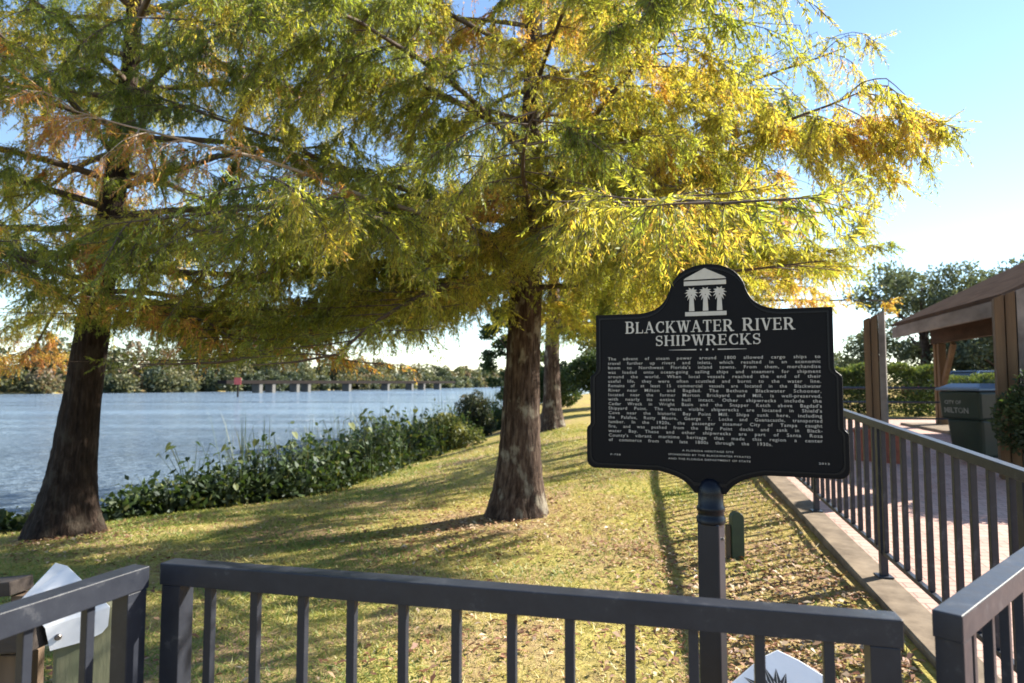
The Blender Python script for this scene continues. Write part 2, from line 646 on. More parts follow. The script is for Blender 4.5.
# ------------------------------------------------------------------ foliage
def rot_about(v, axis_, ang):
    """rotate rows of v about rows of axis_"""
    c, s = np.cos(ang)[:, None], np.sin(ang)[:, None]
    return v * c + np.cross(axis_, v) * s + axis_ * (np.sum(axis_ * v, 1)[:, None]) * (1 - c)


def unit(v):
    return v / (np.linalg.norm(v, axis=-1, keepdims=True) + 1e-9)


def leaf_quads(P, D, L, Wd, rng, fold=0.25):
    """diamond leaves: base P, direction D, length L, width Wd"""
    n = len(P)
    r = unit(rng.normal(size=(n, 3)))
    side = unit(np.cross(D, r))
    nor = np.cross(side, D)
    L = L[:, None]; Wd = Wd[:, None]
    mid = P + D * L * 0.45 + nor * L * 0.05
    tip = P + D * L - nor * L * 0.04
    V = np.stack([P, mid + side * Wd * 0.5 - nor * Wd * fold, tip, mid - side * Wd * 0.5 - nor * Wd * fold], 1)
    return V.reshape(-1, 3), np.arange(4 * n).reshape(-1, 4)


def grow(p, d, length, segs, rng, droop, wob, floor=-9.0):
    """a branch polyline: starts at p in direction d and bends down by droop radians over its length"""
    pts = [np.array(p, float)]
    d = np.array(d, float) / np.linalg.norm(d)
    st = length / segs
    for i in range(segs):
        d = d + rng.normal(size=3) * wob
        d[2] -= droop / segs
        if pts[-1][2] < floor + 0.75 and d[2] < 0: d[2] *= 0.25
        d /= np.linalg.norm(d)
        pts.append(pts[-1] + d * st)
    return np.array(pts)


def strip_tubes(A, B, r0, r1):
    """three-sided twigs from A to B (arrays)"""
    n = len(A)
    t = unit(B - A)
    ref = np.tile(np.array([[0.3, 0.2, 0.93]]), (n, 1))
    u = unit(np.cross(t, ref))
    w = np.cross(t, u)
    V = np.zeros((n, 6, 3))
    for j in range(3):
        a = 2 * math.pi * j / 3
        o = u * math.cos(a) + w * math.sin(a)
        V[:, j] = A + o * r0
        V[:, 3 + j] = B + o * r1
    base = (np.arange(n) * 6)[:, None, None]
    q = np.array([[0, 1, 4, 3], [1, 2, 5, 4], [2, 0, 3, 5]])[None]
    return V.reshape(-1, 3), (q + base).reshape(-1, 4)


def np_tube(pts, rad, n=7):
    pts = np.asarray(pts, float)
    k = len(pts)
    t = np.zeros_like(pts)
    t[1:-1] = pts[2:] - pts[:-2]; t[0] = pts[1] - pts[0]; t[-1] = pts[-1] - pts[-2]
    t = unit(t)
    u = unit(np.cross(t, np.array([[0.31, 0.17, 0.93]])))
    w = np.cross(t, u)
    a = np.arange(n) * 2 * math.pi / n
    V = pts[:, None] + (u[:, None] * np.cos(a)[None, :, None] + w[:, None] * np.sin(a)[None, :, None]) * np.asarray(rad)[:, None, None]
    i = np.arange(k - 1)[:, None] * n
    j = np.arange(n)[None]
    j2 = (j + 1) % n
    Fq = np.stack([i + j, i + j2, i + n + j2, i + n + j], -1).reshape(-1, 4)
    return V.reshape(-1, 3), Fq


def value_noise(P, scale, seed):
    """cheap smooth 3-D noise in 0..1"""
    r = np.random.default_rng(seed)
    out = np.zeros(len(P))
    for k in range(6):
        f = r.normal(size=3) * scale * (1 + 0.45 * k)
        out += np.sin(P @ f + r.uniform(0, 6.28)) / (1 + 0.3 * k)
    return 0.5 + out / 5.2


def palette(t, stops):
    t = np.clip(t, 0, 1)
    xs = [s[0] for s in stops]
    return np.stack([np.interp(t, xs, [s[1][c] for s in stops]) for c in range(3)], -1)


CY = [(0.0, (0.105, 0.140, 0.022)), (0.25, (0.205, 0.245, 0.034)), (0.5, (0.34, 0.33, 0.046)), (0.72, (0.47, 0.365, 0.06)), (0.86, (0.53, 0.29, 0.075)), (1.0, (0.38, 0.16, 0.06))]


def trunk_mesh(name, base, path, prof, parent, m, seed, flare=0.5, n=40, rough=0.035):
    """path: list of (z, dx, dy); prof: function z -> radius; local to base"""
    rng = np.random.default_rng(seed)
    zs = [p[0] for p in path]
    z = np.concatenate([np.linspace(-0.25, 1.2, 26), np.linspace(1.26, zs[-1], 60)])
    dx = np.interp(z, zs, [p[1] for p in path]); dy = np.interp(z, zs, [p[2] for p in path])
    a = np.arange(n) * 2 * math.pi / n
    Z, A = np.meshgrid(z, a, indexing='ij')
    rad = prof(np.maximum(Z, 0))
    ph = rng.uniform(0, 6.28, 6)
    lobes = sum(np.sin(k * A + ph[k - 1]) / k for k in (3, 5, 6)) * 0.55
    fl = np.exp(-np.maximum(Z, 0) / 0.42)
    rad = rad * (1 + fl * flare * (1 + 0.6 * lobes)) * (1 + 0.05 * np.sin(2 * A + ph[4]) + rough * np.sin(9 * A + 1.7 * Z + ph[5]) * np.sin(3.1 * Z + 2 * A) + rng.normal(size=A.shape) * rough * 0.45)
    V = np.stack([np.interp(Z, z, dx) + rad * np.cos(A), np.interp(Z, z, dy) + rad * np.sin(A), Z], -1).reshape(-1, 3)
    k = len(z)
    i = np.arange(k - 1)[:, None] * n; j = np.arange(n)[None]; j2 = (j + 1) % n
    Fq = np.stack([i + j, i + j2, i + n + j2, i + n + j], -1).reshape(-1, 4)
    return np_mesh("trunk", V, Fq, m, parent, smooth_faces=True)


def cypress(name, label, base, path, prof, limbs, seed, tint, leaf=1.0, dens=1.0, group=None, env=None, floor=lambda x, y: -9.0 + 0 * x, bark='bark', sec_gap=0.135, flare=0.5):
    """limbs: list of dicts z, az, el, len, droop; tint(P, rng, limb_no) -> palette value"""
    rng = np.random.default_rng(seed)
    root = empty(name, base)
    tag(root, label, "tree", group)
    trunk_mesh("trunk", base, path, prof, root, M[bark], seed, flare)
    zs = [p[0] for p in path]
    LP, LD, LL, LW, LI = [], [], [], [], []
    for li, lb in enumerate(limbs):
        rng = np.random.default_rng(seed * 1000 + li)
        z = lb['z']
        p0 = np.array([np.interp(z, zs, [p[1] for p in path]), np.interp(z, zs, [p[2] for p in path]), z])
        az, el, ln = lb['az'], lb['el'], lb['len']
        d = np.array([math.sin(az) * math.cos(el), math.cos(az) * math.cos(el), math.sin(el)])
        segs = max(6, int(ln / 0.35))

        pts = grow(p0, d, ln, segs, rng, lb.get('droop', 0.55), 0.05, lb.get('floor', float(floor(p0[0] + 3 * d[0], p0[1] + 3 * d[1]))))
        r0 = lb.get('r', 0.008 + 0.0065 * ln)
        if env is not None:                                   # the crown's own outline
            out_ = np.nonzero(~env(pts))[0]
            if len(out_) and out_[0] >= 3:
                pts = pts[:out_[0] + 1]
                ln *= (len(pts) - 1) / segs
                segs = len(pts) - 1
        rad = r0 * (1 - np.linspace(0, 1, len(pts))) ** 0.8 + 0.004
        VV, FF = [], []
        v, f = np_tube(pts, rad)
        VV.append(v); FF.append(f)
        off = len(v)
        # secondary branches
        cum = np.linspace(0, ln, len(pts))
        start = lb.get('bare', 0.10) * ln
        s = start
        side = 1
        A_, B_ = [], []
        sd = lb.get('dens', 1.0) * dens
        while s < ln:
            t = s / ln
            i = min(int(s / ln * segs), segs - 1)
            q = pts[i] + (pts[i + 1] - pts[i]) * (s / ln * segs - i)
            dl = pts[i + 1] - pts[i]
            dl = dl / np.linalg.norm(dl)
            hor = np.cross(dl, [0, 0, 1.0]); hor /= np.linalg.norm(hor) + 1e-6
            ang = R(rng.uniform(38, 72))
            d2 = dl * math.cos(ang) + hor * side * math.sin(ang) + np.array([0, 0, rng.uniform(-0.25, 0.3)])
            l2 = (0.35 + 0.95 * math.sin(math.pi * min(1, 0.18 + 0.8 * (1 - t)) )) * rng.uniform(0.55, 1.1) * min(1.0, ln / 3.2) * lb.get('sec', 1.0)
            sg = max(3, int(l2 / 0.16))
            sp = grow(q, d2, l2, sg, rng, rng.uniform(0.5, 1.1), 0.10, float(floor(q[0], q[1])) - 0.2)
            # tertiary twiglets, hanging
            nt_ = max(2, int(l2 / (0.0118 * leaf) * sd))
            tt = rng.uniform(0.05, 1.0, nt_)
            ii = np.minimum((tt * sg).astype(int), sg - 1)
            fr = (tt * sg - ii)[:, None]
            b0 = sp[ii] + (sp[ii + 1] - sp[ii]) * fr
            dd = unit(sp[ii + 1] - sp[ii])
            rnd = rng.normal(size=(nt_, 3)) * 0.55
            d3 = unit(dd * 0.65 + rnd + np.array([0, 0, -0.55]))
            l3 = rng.uniform(0.12, 0.30, nt_) * lb.get('ter', 1.0)
            b1 = b0 + d3 * l3[:, None] + np.array([0, 0, -0.25]) * (l3[:, None])
            okt = b1[:, 2] > (lb['leaf_floor'] if 'leaf_floor' in lb else floor(b1[:, 0], b1[:, 1])) + rng.uniform(-0.12, 0.18, nt_)
            if env is not None: okt &= env(b1)
            lean_ = okt.mean()
            okt &= rng.uniform(size=nt_) < np.clip((value_noise(b0, 2.0, seed + 7) - 0.34) * 5.0, 0.15, 1.0) if 'leaf_floor' not in lb else True
            b0, b1, l3 = b0[okt], b1[okt], l3[okt]
            nt_ = len(b0)
            if nt_ == 0 or lean_ < (0.12 if 'leaf_floor' in lb else 0.5):
                side = -side; s += sec_gap; continue
            v, f = np_tube(sp, np.linspace(0.007, 0.002, len(sp)) * max(1, leaf * 0.8), 4)
            VV.append(v); FF.append(f + off); off += len(v)
            A_.append(b0); B_.append(b1)
            # leaves along twiglets
            nl = np.maximum(4, (l3 / (0.0068 * leaf)).astype(int))
            rep = np.repeat(np.arange(nt_), nl)
            u = rng.uniform(0.08, 1.04, len(rep))[:, None]
            P = b0[rep] + (b1[rep] - b0[rep]) * u
            dt = unit(b1 - b0)
            sdv = unit(np.cross(dt, rng.normal(size=(nt_, 3))))[rep]      # each plume is flat, two-ranked
            sg_ = np.where(rng.uniform(size=len(rep)) < 0.5, -1.0, 1.0)[:, None]
            D = unit(dt[rep] * 0.75 + sdv * sg_ * 0.7 + rng.normal(size=(len(rep), 3)) * 0.22 + np.array([0, 0, -0.25]))
            LP.append(P); LD.append(D)
            ll = rng.uniform(0.028, 0.062, len(rep)) * leaf * (1.15 - 0.45 * u[:, 0])
            LL.append(ll); LW.append(ll * rng.uniform(0.15, 0.23, len(rep)))
            LI.append(np.full(len(rep), li))
            side = -side
            s += sec_gap * rng.uniform(0.6, 1.4) * (0.55 + 0.45 * leaf)
        if A_:
            v, f = strip_tubes(np.concatenate(A_), np.concatenate(B_), 0.0022 * leaf ** 0.5, 0.001)
            VV.append(v); FF.append(f + off)
        np_mesh("limb", np.concatenate(VV), np.concatenate(FF), M[lb.get('wood', 'twig')], root, smooth_faces=True)
    P = np.concatenate(LP); D = np.concatenate(LD); L = np.concatenate(LL); Wd = np.concatenate(LW); I = np.concatenate(LI)
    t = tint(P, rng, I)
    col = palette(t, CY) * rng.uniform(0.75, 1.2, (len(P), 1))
    V, Fq = leaf_quads(P, D, L, Wd, rng)
    np_mesh("crown", V, Fq, M['leaf'], root, col=np.repeat(col, 4, 0))
    print(name, "leaves", len(P), "limbs", len(limbs))
    return root


def whorl(rng, n, z0, z1, l0, l1, el0, el1, power=1.0, az0=0.0):
    out = []
    for i in range(n):
        t = (i + rng.uniform(-0.3, 0.3)) / n
        t = min(max(t, 0), 1) ** power
        out.append(dict(z=z0 + (z1 - z0) * t, az=az0 + i * 2.39996 + rng.uniform(-0.25, 0.25), el=R(el0 + (el1 - el0) * t + rng.uniform(-7, 7)),
                        len=(l0 + (l1 - l0) * t) * rng.uniform(0.85, 1.12), droop=rng.uniform(0.35, 0.75) * (1 - 0.4 * t)))
    return out


# ---- the cypress in the middle
cb = (0.06, 7.8)
cbase = Vector((cb[0], cb[1], gz1(*cb)))
path_c = [(-0.3, 0.0, 0), (1.0, 0.04, 0), (2.5, 0.10, 0), (4.0, 0.16, 0.02), (6.0, 0.22, 0.05), (11, 0.28, 0.1)]
prof_c = lambda z: np.interp(z, [0, 0.7, 1.5, 3, 5.5, 8, 11], [0.262, 0.235, 0.212, 0.19, 0.105, 0.06, 0.012])
rng = np.random.default_rng(5)
limbs = whorl(rng, 50, 2.55, 10.3, 4.7, 1.0, 4, 48, 1.1)
for lb in limbs:
    a_ = math.degrees(lb['az']) % 360
    if 45 < a_ < 150: lb['len'] *= 0.58 if lb['z'] > 5 else 0.75 if lb['z'] > 3.8 else 0.85
# limbs aimed at what the photograph shows: out over the marker, out to the right, across to the left
limbs += [
    dict(z=3.0, az=R(177.3), el=R(4), len=5.55, droop=0.62, floor=1.2, leaf_floor=1.90, sec=0.5, r=0.02, dens=0.5),          # towards the camera, over the marker
    dict(z=3.5, az=R(160), el=R(12), len=4.4, droop=0.40),
    dict(z=3.3, az=R(145), el=R(12), len=4.0, droop=0.35),
    dict(z=3.5, az=R(124), el=R(14), len=4.0, droop=0.40, dens=0.9),
    dict(z=3.9, az=R(112), el=R(20), len=4.1, droop=0.40, dens=0.8),
    dict(z=3.3, az=R(95), el=R(12), len=3.5, droop=0.35),
    dict(z=3.0, az=R(200), el=R(10), len=4.2, droop=0.45),
    dict(z=3.0, az=R(222), el=R(10), len=4.4, droop=0.45),
    dict(z=3.4, az=R(250), el=R(12), len=4.6, droop=0.45),
    dict(z=3.0, az=R(275), el=R(8), len=4.2, droop=0.45),
    dict(z=2.7, az=R(212), el=R(6), len=3.8, droop=0.75, floor=1.2, leaf_floor=1.72, dens=0.5),
    dict(z=2.7, az=R(238), el=R(4), len=4.2, droop=0.70, floor=1.2, leaf_floor=1.72, dens=0.5),
    dict(z=2.65, az=R(262), el=R(6), len=4.4, droop=0.72, floor=1.2, leaf_floor=1.72, dens=0.5),
    dict(z=2.8, az=R(286), el=R(4), len=3.8, droop=0.62, floor=1.3, leaf_floor=1.72, dens=0.5),
    dict(z=4.4, az=R(235), el=R(18), len=4.4, droop=0.5),
    dict(z=4.6, az=R(145), el=R(24), len=4.2, droop=0.5),
    dict(z=3.2, az=R(231), el=R(4), len=4.6, droop=-0.02, dens=0.45, bare=0.45, wood='twig_sunlit', r=0.03, sec=0.8),   # bough with rusty leaves, sunlight painted into its pale bark
]
RUST = len(limbs) - 1


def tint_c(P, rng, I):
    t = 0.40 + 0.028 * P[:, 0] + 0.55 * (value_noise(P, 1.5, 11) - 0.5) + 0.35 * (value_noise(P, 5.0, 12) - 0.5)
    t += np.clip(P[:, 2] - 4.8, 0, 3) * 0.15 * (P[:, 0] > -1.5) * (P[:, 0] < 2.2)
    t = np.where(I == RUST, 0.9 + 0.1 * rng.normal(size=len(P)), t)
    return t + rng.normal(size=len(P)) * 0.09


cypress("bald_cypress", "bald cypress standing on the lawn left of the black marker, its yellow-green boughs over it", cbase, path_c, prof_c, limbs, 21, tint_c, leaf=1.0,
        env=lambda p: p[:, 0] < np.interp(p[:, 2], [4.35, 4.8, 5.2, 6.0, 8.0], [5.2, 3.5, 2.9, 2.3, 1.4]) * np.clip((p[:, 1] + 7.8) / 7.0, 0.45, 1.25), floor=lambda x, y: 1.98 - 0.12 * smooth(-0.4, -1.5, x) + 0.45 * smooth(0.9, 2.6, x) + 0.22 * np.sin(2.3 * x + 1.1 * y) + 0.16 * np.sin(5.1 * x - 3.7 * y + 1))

# ---- the cypress on the left
lbp = (-5.45, 8.2)
lbase = Vector((lbp[0], lbp[1], gz1(*lbp)))
path_l = [(-0.3, -0.05, 0), (0.4, 0.0, 0), (2.0, 0.16, 0), (4.0, 0.40, 0.0), (6.0, 0.55, 0.05), (11.5, 0.62, 0.1)]
prof_l = lambda z: np.interp(z, [0, 0.8, 1.6, 3, 5.5, 8, 11.5], [0.29, 0.25, 0.215, 0.18, 0.11, 0.065, 0.012])
rng = np.random.default_rng(8)
limbs = whorl(rng, 60, 2.9, 10.5, 4.0, 1.2, 4, 44, 1.0, 0.7)
for lb in limbs:
    lb['r'] = 0.014 + 0.0085 * lb['len']
    lb['dens'] = 1.0
limbs += [
    dict(z=3.9, az=R(100), el=R(6), len=4.0, droop=0.6, dens=0.5, r=0.045),
    dict(z=3.4, az=R(118), el=R(4), len=3.6, droop=0.4, dens=0.5, r=0.04),
    dict(z=3.0, az=R(88), el=R(4), len=3.8, droop=0.75, dens=0.32, floor=1.6, leaf_floor=1.95, r=0.035, rust=1),
    dict(z=2.9, az=R(128), el=R(2), len=3.4, droop=0.7, dens=0.32, floor=1.6, leaf_floor=1.9, r=0.035, rust=1),
    dict(z=3.4, az=R(262), el=R(10), len=4.0, droop=0.5, dens=0.7, r=0.05),
]


RUST_L = [k for k, lb in enumerate(limbs) if lb.get('rust')]


def tint_l(P, rng, I):
    t = 0.47 + 0.75 * (value_noise(P, 1.4, 31) - 0.5) + 0.4 * (value_noise(P, 4.0, 32) - 0.5)
    t += np.clip(3.4 - P[:, 2], 0, 1.5) * 0.22
    t = np.where(np.isin(I, RUST_L), 0.85 + 0.15 * rng.normal(size=len(P)), t)
    return t + rng.normal(size=len(P)) * 0.10


cypress("bald_cypress", "dark trunked bald cypress with flared base at the left by the water", lbase, path_l, prof_l, limbs, 22, tint_l, leaf=1.12, floor=lambda x, y: 2.35 - 0.5 * smooth(0.3, -1.2, x) + 0.24 * np.sin(1.9 * x + 1.7 * y) + 0.2 * np.sin(4.7 * x - 3.1 * y), dens=0.72, bark='bark_dark', flare=0.65, sec_gap=0.17)

# ---- the smaller cypresses behind
tb = (1.15, 19.0)
path_t = [(-0.3, 0, 0), (2, 0.0, 0), (4, 0.05, 0), (7, 0.3, 0), (11, 0.4, 0)]
prof_t = lambda z: np.interp(z, [0, 0.8, 2, 4, 7, 11], [0.30, 0.25, 0.225, 0.17, 0.09, 0.015])
rng = np.random.default_rng(14)
limbs = whorl(rng, 30, 3.0, 10.0, 4.4, 1.0, 18, 50, 1.0, 0.3)
limbs += [dict(z=2.7, az=R(100), el=R(42), len=3.5, r=0.09, droop=0.5)]
cypress("bald_cypress", "pale trunked cypress further back, between the near trunk and the black marker", Vector((*tb, gz1(*tb))), path_t, prof_t, limbs, 23,
        lambda P, rng, I: 0.42 + 0.6 * (value_noise(P, 1.1, 41) - 0.5) + 0.03 * P[:, 0] + rng.normal(size=len(P)) * 0.1, leaf=2.2, dens=1.1, sec_gap=0.26)
tb = (4.5, 13.6)
path_q = [(-0.3, 0, 0), (2, 0.0, 0), (4, -0.05, 0), (6.2, 0.1, 0)]
prof_q = lambda z: np.interp(z, [0, 0.8, 2, 4, 6.2], [0.2, 0.16, 0.14, 0.08, 0.01])
rng = np.random.default_rng(15)
limbs = whorl(rng, 44, 2.5, 5.6, 3.0, 0.8, 12, 50, 1.0, 0.9)
cypress("bald_cypress", "golden orange cypress whose crown shows just above the top edge of the marker", Vector((*tb, gz1(*tb))), path_q, prof_q, limbs, 24,
        lambda P, rng, I: 0.70 + 0.4 * (value_noise(P, 1.6, 51) - 0.5) + rng.normal(size=len(P)) * 0.09, leaf=1.7, dens=1.1, sec_gap=0.24, floor=lambda x, y: 2.35 + 0 * x)

# ---- one sunlit bough crossing from the middle tree towards the left tree (sunlight put into its pale bark colour, rusty leaves): a limb of its own tree is above;
# ------------------------------------------------------------------ historical marker
sg = empty("historical_marker", (0.7725, 2.60, gz1(0.77, 2.6)), math.atan2(-0.32, 0.835))
tag(sg, "black historical marker headed Blackwater River Shipwrecks on a square post", "sign")
ZB = EYE - sg.location.z          # eye height in the marker's own frame
HW = 0.447
zt, zb = ZB + 0.280, ZB - 0.351


def arc(cx, cz, r, a0, a1, k=8):
    return [(cx + r * math.cos(R(a0 + (a1 - a0) * i / k)), cz + r * math.sin(R(a0 + (a1 - a0) * i / k))) for i in range(k + 1)]


def bez(p0, p1, p2, p3, k=10):
    o = []
    for i in range(k + 1):
        t = i / k
        o.append(tuple((1 - t) ** 3 * p0[j] + 3 * t * (1 - t) ** 2 * p1[j] + 3 * t * t * (1 - t) * p2[j] + t ** 3 * p3[j] for j in (0, 1)))
    return o


def outline(g=0.0):
    """right half from bottom centre to top centre, then mirrored; g shrinks the panel a little"""
    hw = HW - g
    b = zb + g
    h = [(0.062, ZB - 0.43 + g * 2)]
    h += bez((0.062, ZB - 0.425 + g * 2), (0.095, ZB - 0.375 + g), (0.14, b - 0.012), (0.20, b), 8)
    h += arc(hw + 0.042 - 0.035, b + 0.035, 0.035, -90, 0, 6)
    h += [(hw + 0.042, zb + 0.145)]
    h += bez((hw + 0.042, zb + 0.155), (hw + 0.042, zb + 0.175), (hw + 0.028, zb + 0.17), (hw + 0.026, zb + 0.185), 4)
    h += [(hw + 0.026, zt - 0.275)]
    h += bez((hw + 0.026, zt - 0.265), (hw + 0.026, zt - 0.245), (hw + 0.004, zt - 0.25), (hw, zt - 0.225), 5)
    t = zt - g
    h += [(hw, t)]
    h += bez((0.265, t), (0.20, t + 0.005), (0.165, t + 0.03), (0.145, t + 0.085), 8)
    h += bez((0.143, t + 0.095), (0.125, t + 0.155), (0.07, t + 0.187), (0.0, t + 0.188), 10)
    # drop doubles
    q = [h[0]]
    for p in h[1:]:
        if math.hypot(p[0] - q[-1][0], p[1] - q[-1][1]) > 1e-4: q.append(p)
    left = [(-x, z) for x, z in q[::-1] if x > 1e-6]
    return q + left


pan = MB().prism(outline(), -0.016, 0.016).build("panel", M['sign'], sg, bevel=0.004)
# raised border around the writing
ol = outline(0.014)
ol2 = outline(0.0205)
rb_ = MB()
n = len(ol)
vs = [(x, -0.0195, z) for x, z in ol] + [(x, -0.0195, z) for x, z in ol2] + [(x, -0.0155, z) for x, z in ol] + [(x, -0.0155, z) for x, z in ol2]
fs = []
for i in range(n):
    j = (i + 1) % n
    fs += [(i, j, n + j, n + i), (2 * n + i, 2 * n + j, j, i), (n + i, n + j, 3 * n + j, 3 * n + i)]
rb_.add(vs, fs).build("border", M['sign_rim'], sg)

FRONT = -0.0185
# title lettering: serif capitals drawn stroke by stroke
TK, TN, SF = 0.168, 0.078, 0.066


def glyph(ch):
    """list of (polyline, widths) strokes and advance width, cap height 1"""
    st = []
    def stem(x, w=TK, serif=True, y0=0, y1=1):
        st.append(([(x, y0), (x, y1)], [w, w]))
        if serif:
            for yy in (y0 + SF / 2, y1 - SF / 2):
                st.append(([(x - w / 2 - 0.075, yy), (x + w / 2 + 0.075, yy)], [SF, SF]))
    def hb(x0, x1, y, w=TN): st.append(([(x0, y), (x1, y)], [w, w]))
    def vserif(x, y, d): st.append(([(x, y), (x, y + d)], [0.07, 0.07]))
    def diag(a, b, w, serif_at=()):
        st.append(([a, b], [w, w]))
        for p in serif_at:
            yy = p[1] + (SF / 2 if p[1] < 0.5 else -SF / 2)
            st.append(([(p[0] - 0.17, yy), (p[0] + 0.17, yy)], [SF, SF]))
    def curve(cx, cy, rx, ry, a0, a1, k=14):
        pts, ws = [], []
        for i in range(k + 1):
            a = R(a0 + (a1 - a0) * i / k)
            pts.append((cx + rx * math.cos(a), cy + ry * math.sin(a)))
            ws.append(TN + (TK + 0.01 - TN) * abs(math.cos(a)) ** 1.3)
        st.append((pts, ws))
    if ch == 'B':
        stem(0.17); hb(0.17, 0.42, 1 - TN / 2); hb(0.17, 0.42, 0.53); hb(0.17, 0.44, TN / 2)
        curve(0.40, 0.74, 0.20, 0.215, 90, -90); curve(0.43, 0.29, 0.23, 0.245, 90, -90); return st, 0.80
    if ch == 'L':
        stem(0.17); hb(0.17, 0.66, TN / 2); vserif(0.64, 0.02, 0.28); return st, 0.74
    if ch == 'A':
        diag((0.14, 0.0), (0.43, 1.0), TN, [(0.14, 0)]); diag((0.42, 1.0), (0.75, 0.0), TK, [(0.75, 0)]); hb(0.22, 0.62, 0.33); return st, 0.90
    if ch == 'C':
        curve(0.48, 0.5, 0.34, 0.455, 52, 308, 24); vserif(0.71, 0.68, 0.30); vserif(0.71, 0.04, 0.22); return st, 0.82
    if ch == 'K':
        stem(0.17); diag((0.27, 0.40), (0.68, 0.97), TN, [(0.68, 1)]); diag((0.40, 0.56), (0.74, 0.0), TK, [(0.74, 0)]); return st, 0.90
    if ch == 'W':
        diag((0.16, 1), (0.40, 0), TK, [(0.16, 1)]); diag((0.40, 0.0), (0.60, 1), TN); diag((0.58, 1), (0.82, 0), TK, [(0.58, 1)]); diag((0.82, 0), (1.03, 1), TN, [(1.03, 1)]); return st, 1.16
    if ch == 'T':
        stem(0.40, serif=False); st.append(([(0.23, SF / 2), (0.57, SF / 2)], [SF, SF])); hb(0.06, 0.74, 1 - TN / 2); vserif(0.09, 0.72, 0.26); vserif(0.71, 0.72, 0.26); return st, 0.80
    if ch == 'E':
        stem(0.17); hb(0.17, 0.66, TN / 2); hb(0.17, 0.54, 0.52); hb(0.17, 0.64, 1 - TN / 2); vserif(0.64, 0.02, 0.27); vserif(0.62, 0.73, 0.25); vserif(0.53, 0.42, 0.2); return st, 0.76
    if ch == 'R':
        stem(0.17); hb(0.17, 0.42, 1 - TN / 2); hb(0.17, 0.42, 0.48); curve(0.41, 0.72, 0.22, 0.235, 90, -90); diag((0.42, 0.48), (0.74, 0.0), TK, [(0.74, 0)]); return st, 0.88
    if ch == 'P':
        stem(0.17); hb(0.17, 0.42, 1 - TN / 2); hb(0.17, 0.42, 0.44); curve(0.41, 0.70, 0.23, 0.255, 90, -90); return st, 0.76
    if ch == 'I':
        stem(0.20); return st, 0.42
    if ch == 'H':
        stem(0.17); stem(0.72); hb(0.17, 0.72, 0.52); return st, 0.90
    if ch == 'V':
        diag((0.15, 1), (0.44, 0), TK, [(0.15, 1)]); diag((0.44, 0), (0.70, 1), TN, [(0.70, 1)]); return st, 0.86
    if ch == 'S':
        pts, ws = [], []
        for i in range(29):
            t = i / 28
            if t < 0.5:
                a = R(35 + (270 - 35) * (t / 0.5)); p = (0.36 + 0.225 * math.cos(a), 0.735 + 0.215 * math.sin(a))
            else:
                a = R(90 - (235) * ((t - 0.5) / 0.5)); p = (0.36 + 0.245 * math.cos(a), 0.275 + 0.23 * math.sin(a))
            pts.append(p); ws.append(TN + 0.09 * math.exp(-((t - 0.5) / 0.17) ** 2))
        st.append((pts, ws)); vserif(0.57, 0.68, 0.30); vserif(0.14, 0.02, 0.28); return st, 0.72
    return st, 0.5


def add_stroke(mb, pts, ws, ox, oz, sx, sz, y):
    P = [Vector((p[0], p[1])) for p in pts]
    vs, fs = [], []
    k = len(P)
    for i in range(k):
        d = (P[min(i + 1, k - 1)] - P[max(i - 1, 0)]).normalized()
        nn = Vector((-d.y, d.x))
        for s in (1, -1):
            q = P[i] + nn * s * ws[i] / 2
            vs.append((ox + q.x * sx, y, oz + q.y * sz))
    for i in range(k - 1):
        fs.append((2 * i, 2 * i + 1, 2 * i + 3, 2 * i + 2))
    mb.add(vs, fs)


def title(mb, text, x0, x1, z, cap, big=1.07, gap=0.05, word=0.62):
    adv = []
    tot = 0
    prev = ' '
    for ch in text:
        if ch == ' ':
            adv.append(word); tot += word
        else:
            w = glyph(ch)[1] * (big if prev == ' ' else 1.0) + gap
            adv.append(w); tot += w
        prev = ch
    sx = (x1 - x0) / (tot - gap)
    x = x0
    prev = ' '
    k = 0
    for ch, w in zip(text, adv):
        if ch != ' ':
            g = big if prev == ' ' else 1.0
            for pts, ws in glyph(ch)[0]:
                add_stroke(mb, pts, ws, x, z, sx * g, cap * g, FRONT - 0.0025 - 0.00004 * (k % 17))
                k += 1
        x += w * sx
        prev = ch


u_ = lambda t: (t - 0.5) * 2 * HW
tm = MB()
title(tm, "BLACKWATER RIVER", u_(0.139), u_(0.855), ZB + 0.199, 0.046)
title(tm, "SHIPWRECKS", u_(0.273), u_(0.722), ZB + 0.146, 0.042, big=1.0)
# ornament line below the title
zo = ZB + 0.129
for a, b in ((u_(0.335), u_(0.453)), (u_(0.543), u_(0.662))):
    s = 1 if a < 0 else -1
    tm.add([(a, FRONT - 0.0025, zo + (0.0006 if s > 0 else 0.0022)), (b, FRONT - 0.0025, zo + (0.0022 if s > 0 else 0.0006)), (b, FRONT - 0.0025, zo - (0.0022 if s > 0 else 0.0006)), (a, FRONT - 0.0025, zo - (0.0006 if s > 0 else 0.0022))], [(0, 1, 2, 3)])
for t, r in ((0.472, 0.0030), (0.498, 0.0045), (0.524, 0.0030)):
    tm.add([(u_(t) + r * math.cos(i * math.pi / 5), FRONT - 0.0025, zo + r * math.sin(i * math.pi / 5)) for i in range(10)], [tuple(range(10))])
tm.build("title_lettering", M['letter'], sg)

